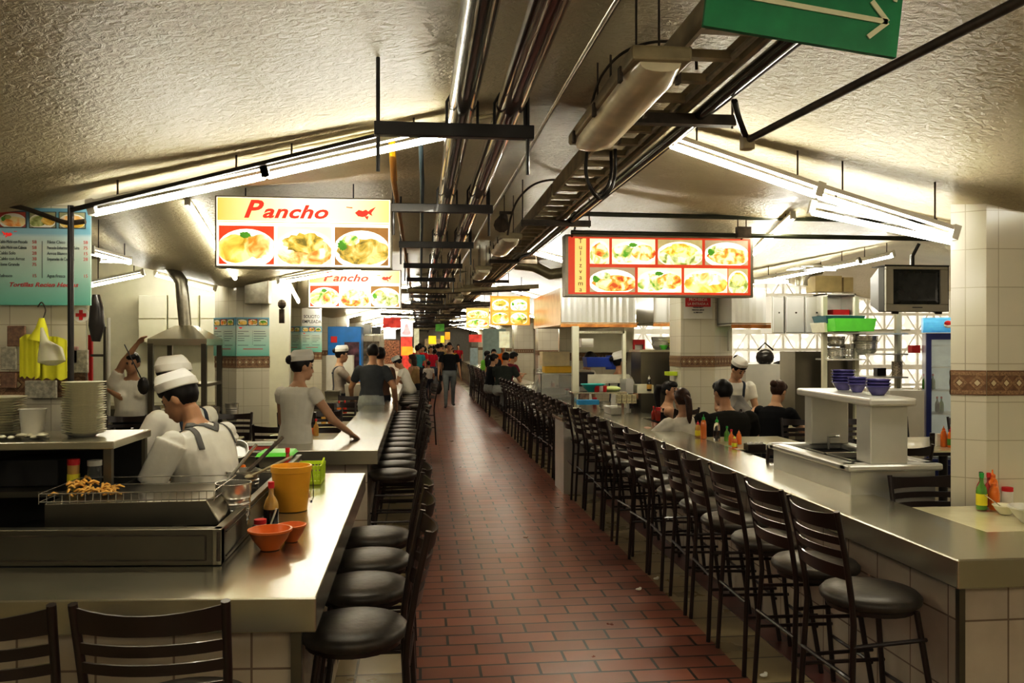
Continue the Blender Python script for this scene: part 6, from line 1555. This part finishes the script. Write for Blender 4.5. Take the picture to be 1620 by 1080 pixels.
# right kitchens
person('cook in white uniform at back of the middle kitchen', D(927,580,12.3)[0], 12.5, -70, h=1.60, w=1.1, pants=WSH, hat=False, sleeve=.8, head=(0,20), lean=8, vox=FAR)
person('waitress with white cap and navy edged apron facing right in middle kitchen', D(979,590,10.75)[0], 10.75, -55, h=1.58, w=1.05, pants=WSH, hat=True, hairdo='bun', head=(-25,0), vox=MID, sleeve=.6, apron=TRIMN, hl=(-.1,.32,1.0), hr=(.22,.28,.95))
person('girl in black tank top with high ponytail seated at right counter', D(1050,640,9.1)[0], 9.1, -100, h=1.60, w=.95, shirt=cloth('black_tank',(.015,.013,.013)), skin=SKIN2, hairdo='highpony', sit=.46, lean=6, hl=(-.22,.22,.82), hr=(.1,.36,.88), head=(-40,-2), vox=NEAR, tank=True)
person('woman in white top with long ponytail seated with back turned', D(1092,640,7.6)[0], 7.7, 8, h=1.58, w=1.06, shirt=cloth('white_blouse',(.74,.70,.62)), hair=HAIRB, hairdo='pony', sit=.46, lean=8, head=(0,8), vox=MID, sleeve=1.2, hl=(-.28,.30,.86), hr=(.15,.38,.88))
person('large man in black shirt seated with back turned', D(1157,640,7.65)[0], 7.65, 8, h=1.76, w=1.42, shirt=cloth('black_polo',(.022,.020,.016)), sit=.46, lean=12, head=(15,10), vox=MID, sleeve=.7, hl=(-.25,.38,.88), hr=(.25,.38,.88))
person('standing waitress looking down, white cap and grey apron edged navy', D(1160,600,9.0)[0], 9.0, 172, h=1.57, w=1.1, pants=WSH, hat=True, hairdo='topbun', head=(25,34), lean=10, skin=SKIN2, vox=NEAR, sleeve=.55, apron=TRIMN, hl=(-.12,.32,.95), hr=(.1,.34,.95))
person('woman in black T-shirt with brown bun seated side on', D(1226,650,8.2)[0], 8.3, -52, h=1.62, w=1.08, shirt=cloth('black_tshirt',(.012,.012,.013)), skin=SKIN2, hair=HAIRB, hairdo='bun', sit=.50, lean=12, head=(-8,18), vox=NEAR, sleeve=.55, hl=(-.05,.42,.86), hr=(.14,.40,.86))
person('man bending behind the stove, dark skin, far right kitchen', D(1245,590,11.6)[0]+.25, 11.9, 90, h=1.5, shirt=WSH, skin=HAIRB, lean=25, vox=FAR)
# steel table the woman in black works at
cream_table('dark edged table under the arms of woman with brown bun', D(1236,660,7.9)[0]+.0, D(1236,660,7.9)[0]+.9, 8.45, 9.1, z=.80)
for k in range(3): o = PL.copy(); COL.objects.link(o); o.scale = (.10,.10,.08); o.location = (D(1248,660,8.6)[0]+.26*k, 8.75, .802); tag(o, ['left','middle','right'][k]+' plate on table of woman with brown bun', 'plate')
# strap and bag of the lifting woman
a = D(200,541,8.72)
cable([D(197,545,8.78),D(212,575,8.66),D(227,606,8.7)], .006, BLACK, 'dark strap held overhead by woman in white V neck', 'bag_strap')
one(MB().ell((0,0,0),(.06,.04,.09),12), 'shoulder_bag', BLACK, 'small black shoulder bag at elbow of woman in white V neck', 'bag', smooth=60).location = D(227,610,8.66)

# ------------------------------------------------------------------ camera, sky, render look
cam = bpy.data.cameras.new('camera'); co = bpy.data.objects.new('camera', cam); COL.objects.link(co)
cam.lens = 36*F/1620; cam.sensor_width = 36; cam.shift_y = 5/1620; cam.clip_start = .05; cam.clip_end = 200
co.location = (0,0,HC); co.rotation_euler = (pi/2,0,-TH); SC.camera = co
w_ = bpy.data.worlds.new('sky'); SC.world = w_; w_.use_nodes = True
w_.node_tree.nodes['Background'].inputs[0].default_value = (1,.97,.9,1); w_.node_tree.nodes['Background'].inputs[1].default_value = 1.0
SC.view_settings.view_transform = 'Standard'; SC.view_settings.look = 'Medium High Contrast' if False else 'None'; SC.view_settings.exposure = 0.62
SC.view_settings.use_curve_mapping = True
cmap = SC.view_settings.curve_mapping; cv = cmap.curves[3]
for px_, py_ in ((.03,.018),(.12,.105),(.35,.385)): cv.points.new(px_, py_)
cmap.white_level = (.98,1.0,1.07); cmap.update()
cy = SC.cycles
cy.use_denoising = True; cy.max_bounces = 6; cy.diffuse_bounces = 3; cy.glossy_bounces = 3; cy.transmission_bounces = 4; cy.transparent_max_bounces = 6
cy.sample_clamp_indirect = 6; cy.caustics_reflective = False; cy.caustics_refractive = False
